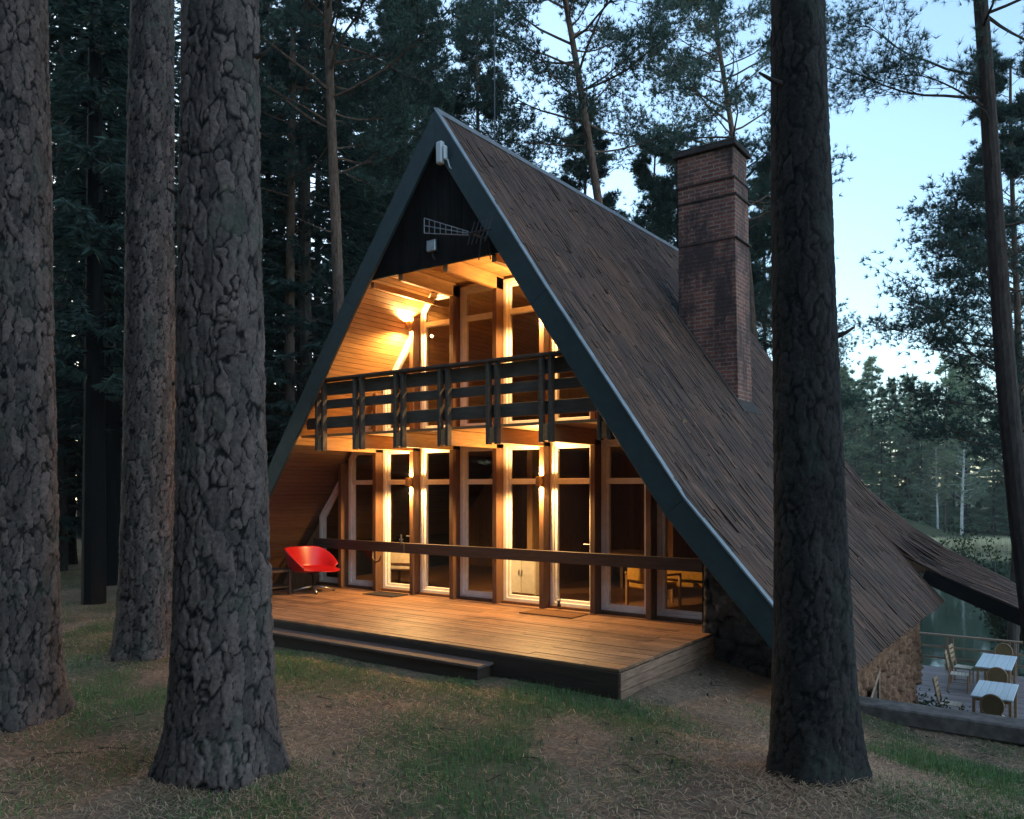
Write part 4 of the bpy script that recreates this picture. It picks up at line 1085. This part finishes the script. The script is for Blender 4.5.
# right edge: leaning dark trunk by the kerb with its branch of foliage, another behind
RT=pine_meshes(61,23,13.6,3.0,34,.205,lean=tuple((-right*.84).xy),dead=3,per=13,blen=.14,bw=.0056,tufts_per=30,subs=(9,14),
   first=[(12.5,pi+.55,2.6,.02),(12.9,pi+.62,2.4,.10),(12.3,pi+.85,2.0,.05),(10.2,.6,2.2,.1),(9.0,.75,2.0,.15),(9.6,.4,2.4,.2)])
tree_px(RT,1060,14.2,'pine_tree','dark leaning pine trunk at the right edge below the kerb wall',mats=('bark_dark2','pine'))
RB_=pine_meshes(62,19,6.0,3.2,66,.16,dead=8,side=(math.atan2(VX,UX)+pi*.95,.25))
tree_px(RB_,1012,25,'pine_tree','pine with full crown at the right edge beyond the terrace',z=-3.4)
tree_px(PA,1075,31,'pine_tree','tall pine just past the right edge, crown reaching in',rz=2.2,z=-3.6,s=.95)
# left forest
SA=spruce_meshes(71,22,1.6,3.0,.20); SB=spruce_meshes(72,18,1.2,2.7,.17); SC=spruce_meshes(73,25,2.5,3.1,.22)
lf=[(60,22,SA),(100,27,SC),(150,24,SB),(185,29,SA),(215,33,SC),(252,27,SB),(268,28,SA),(305,25,SC),(318,34,SA),(350,29,SB),(372,35,SC),(398,31,SB),(20,26,SC),(-30,20,SB),(-60,27,SA),(82,36,SA),(128,38,SC),(230,40,SA),(280,41,SC),(345,42,SA),(395,44,SC),(430,46,SB),(-10,37,SC),(40,41,SA),(180,44,SB)]
for i,(px,d,m) in enumerate(lf):
    tree_px(m,px,d,'spruce_tree','dark dense spruce in the wood left of and behind the house',rz=i*1.3,s=.9+.25*((i*37)%10)/10,group='dark spruces of the wood on the left',mats=('bark_grey','spruce'))
for px,d,r_,lb in ((70,24,.16,'distant dark trunk beside the leftmost big pine'),):
    x_,y_=gxy(px,d); t=thing('pine_tree',lb,'tree',(x_,y_,float(height(x_,y_))),0)
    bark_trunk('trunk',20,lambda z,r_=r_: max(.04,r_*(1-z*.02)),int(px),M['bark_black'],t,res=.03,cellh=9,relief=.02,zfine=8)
    c1=bpy.data.objects.new('crown',cr[1]); COL.objects.link(c1); c1.parent=t; c1.rotation_euler=(0,0,px); c1.location=(0,0,-2)
SD=spruce_meshes(74,21,4.3,2.5,.21)
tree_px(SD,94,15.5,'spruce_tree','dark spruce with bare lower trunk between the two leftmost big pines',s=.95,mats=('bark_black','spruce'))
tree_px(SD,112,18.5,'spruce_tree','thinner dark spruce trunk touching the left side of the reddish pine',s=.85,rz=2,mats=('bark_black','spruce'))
# far shore wood: individual conifers, deciduous, a birch, reeds
FA=spruce_meshes(81,20,1.0,2.8,.2,dz=.7,per=3,blen=.75,bw=.09,dens=.8); FB=pine_meshes(82,21,7,3.0,38,.2,per=5,blen=.45,bw=.05,tufts_per=6,dead=4); FC=spruce_meshes(83,15,.6,2.5,.16,dz=.7,per=3,blen=.7,bw=.09,dens=.8)
fr=random.Random(5)
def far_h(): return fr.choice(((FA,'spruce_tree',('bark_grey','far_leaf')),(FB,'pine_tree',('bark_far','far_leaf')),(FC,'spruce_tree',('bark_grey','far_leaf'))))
for i in range(96):
    px=fr.uniform(600,1100) if i<72 else fr.uniform(-100,600); d=fr.uniform(88,116); m,kn,mt=far_h()
    x_,y_=gxy(px,d)
    if y_<97: y_=97+fr.uniform(0,6)
    place_tree(m,kn,'conifer in the wood along the far lake shore' ,'tree',x_,y_,s=fr.uniform(.75,1.12),rz=fr.uniform(0,6),group='conifers on the far lake shore',mats=mt)
BI=pine_meshes(84,17,3.5,2.6,60,.17,per=5,blen=.22,bw=.05,tufts_per=6,dead=6)
x_,y_=gxy(953,87); place_tree(BI,'birch_tree','pale birch with white trunk on the far lake shore','tree',x_,max(y_,95),s=.95,mats=('birch','birch_leaf'))
x_,y_=gxy(925,88); place_tree(BI,'birch_tree','smaller pale birch with white trunk left of the larger one on the far shore','tree',x_,max(y_,96),s=.72,rz=2,mats=('birch','birch_leaf'))
n=26000; x=nr.uniform(-14,34,n); y=nr.uniform(85.5,93,n)+1.2*np.sin(x*.4)
k=fbm(x,y,.3,2)>-.35; x,y=x[k],y[k]
V_,F_,T_=scatter_blades(x,y,nr.uniform(.7,1.5,len(x)),nr.uniform(.02,.04,len(x)),nr.uniform(0,.35,len(x)),.2,nr.uniform(0,1,len(x)),z=np.full(len(x),-4.35))
o=link('reeds',np_mesh('reeds',V_,F_,{'tint':T_}),M['reed']); tag(o,'pale dry reeds along the far lake shore','reeds',kind='stuff')
# lakeside shrub (broad leaves) at right, and a low bush by the terrace
def shrub_meshes(seed,H,Rm,n,ls):
    r=random.Random(seed); rs=np.random.RandomState(seed); tm=MB(); P=[];Dn=[];T=[]
    for i in range(n):
        a=r.uniform(0,6.3); L=H*r.uniform(.6,1.05); rr=Rm*r.uniform(.3,1); pts=[Vector((cos(a)*rr*u**1.4,sin(a)*rr*u**1.4,L*u)) for u in (0,.3,.6,.85,1)]
        tm.tube(pts,[.03,.022,.016,.01,.004],4,False); cl=r.gauss(.5,.2)
        for j in range(70):
            u=r.uniform(.2,1)*4; q=min(3,int(u)); p=pts[q].lerp(pts[q+1],u-q)+Vector((r.gauss(0,.22),r.gauss(0,.22),r.gauss(0,.15)))
            P.append(p); Dn.append(Vector((r.gauss(0,1),r.gauss(0,1),r.gauss(0,.6))).normalized()); T.append(cl)
    V,F3,T_=tufts(np.array(P),np.array(Dn),4,ls,ls*.3,.7,rs,np.array(T)); return tm.mesh('stems'),np_mesh('foliage',V,F3,{'tint':T_})
def shrub(m,kind,label,x,y,z,s=1):
    t=thing(kind,label,'shrub',(x,y,z)); t.scale=(s,s,s)
    for nm,me,mt in (('stems',m[0],'bark_grey'),('foliage',m[1],'broad')):
        if not me.materials: me.materials.append(M[mt])
        o=bpy.data.objects.new(nm,me); COL.objects.link(o); o.parent=t
SH=shrub_meshes(95,5.2,2.4,44,.12); SH2=shrub_meshes(96,1.1,.5,26,.06)
x_,y_=gxy(1012,30); shrub(SH,'leafy_shrub','tall leafy shrub at the lake edge beyond the canopy',x_,y_,-4.6)
shrub(SH2,'leafy_shrub','low bush at the corner of the rubble wall by the terrace',5.72,6.1,TZ)
print('trees',time.time()-_t0)

# unseen wood behind and left, added to shade the clearing and darken panes
Vt,Ft,Tt=[],[],[]; sr=random.Random(9)
co_=np.empty(len(FA[1].vertices)*3,np.float32); FA[1].vertices.foreach_get('co',co_); co_=co_.reshape(-1,3); nv=len(co_)
for i in range(70):
    ang=R(170+122*(i+sr.uniform(-.4,.4))/69); d=sr.uniform(14,38)
    vx,vy=UD,VD; wx=vx*cos(ang)+vy*sin(ang); wy=-vx*sin(ang)+vy*cos(ang)      # clockwise from the view direction
    x_,y_=CAM.x+wx*d,CAM.y+wy*d; s_=sr.uniform(.85,1.2); a_=sr.uniform(0,6)
    Q=np.stack([(co_[:,0]*cos(a_)-co_[:,1]*sin(a_))*1.6*s_+x_,(co_[:,0]*sin(a_)+co_[:,1]*cos(a_))*1.6*s_+y_,co_[:,2]*s_],-1); Vt.append(Q)
V_=np.vstack(Vt); F_=np.arange(len(V_)).reshape(-1,3)
o=link('shading_wood',np_mesh('shading_wood',V_,F_,{'tint':nr.uniform(0,1,len(V_))}),M['spruce']); tag(o,'unseen conifer wood added to shade the clearing and darken window reflections','wood',kind='stuff')
# ================================================================== LIGHT, SKY, CAMERA
W=bpy.data.worlds.new('World'); S.world=W; W.use_nodes=True; nt=W.node_tree
bg=nt.nodes['Background']
sky=nt.nodes.new('ShaderNodeTexSky'); sky.sky_type='NISHITA'; sky.sun_disc=False
SUN_EL,SUN_AZ=R(9),R(SUN_AZD)      # azimuth from +y towards +x
sky.sun_elevation=SUN_EL; sky.sun_rotation=SUN_AZ; sky.air_density=1.0; sky.dust_density=1.0; sky.ozone_density=2.0
hs=N(nt,'ShaderNodeHueSaturation',Saturation=SKY_SAT); nt.links.new(sky.outputs[0],hs.inputs['Color'])
tint=mixc(nt,1,hs.outputs[0],SKY_TINT,'MULTIPLY')
nt.links.new(tint,bg.inputs[0]); bg.inputs[1].default_value=SKY_S
l=bpy.data.lights.new('sun','SUN'); l.energy=SUN_E; l.angle=R(60); l.color=(.74,.89,1.0)
o=bpy.data.objects.new('sun',l); COL.objects.link(o)
LA,LE=R(84),R(36)
dirv=Vector((sin(LA)*cos(LE),cos(LA)*cos(LE),sin(LE)))
o.rotation_euler=(-dirv).to_track_quat('-Z','Y').to_euler()
cam=bpy.data.cameras.new('camera'); co=bpy.data.objects.new('camera',cam); COL.objects.link(co); S.camera=co
co.location=CAM; co.rotation_euler=(pi/2,0,math.atan2(.583,.8126)); cam.sensor_width=36; cam.lens=803/1024*36; cam.shift_y=(488-409.5)/1024
cam.clip_start=.05; cam.clip_end=1000
S.view_settings.view_transform='Standard'; S.view_settings.look='None'; S.view_settings.exposure=EXPO; S.view_settings.gamma=1
S.render.engine='CYCLES'; S.cycles.max_bounces=8; S.cycles.transparent_max_bounces=12; S.cycles.caustics_reflective=False; S.cycles.caustics_refractive=False
S.cycles.sample_clamp_indirect=4

if HAZE:
    hm=bpy.data.materials.new('evening_haze'); hm.use_nodes=True; nt=hm.node_tree; nt.nodes.clear()
    ho=N(nt,'ShaderNodeOutputMaterial'); pv=N(nt,'ShaderNodeVolumePrincipled',Density=HAZE); pv.inputs['Color'].default_value=(.86,.93,.95,1)
    nt.links.new(pv.outputs[0],ho.inputs['Volume'])
    o=MB().box(-150,170,-60,250,-9,45).build('haze',hm); tag(o,'thin evening haze over the clearing and lake','haze',kind='stuff')
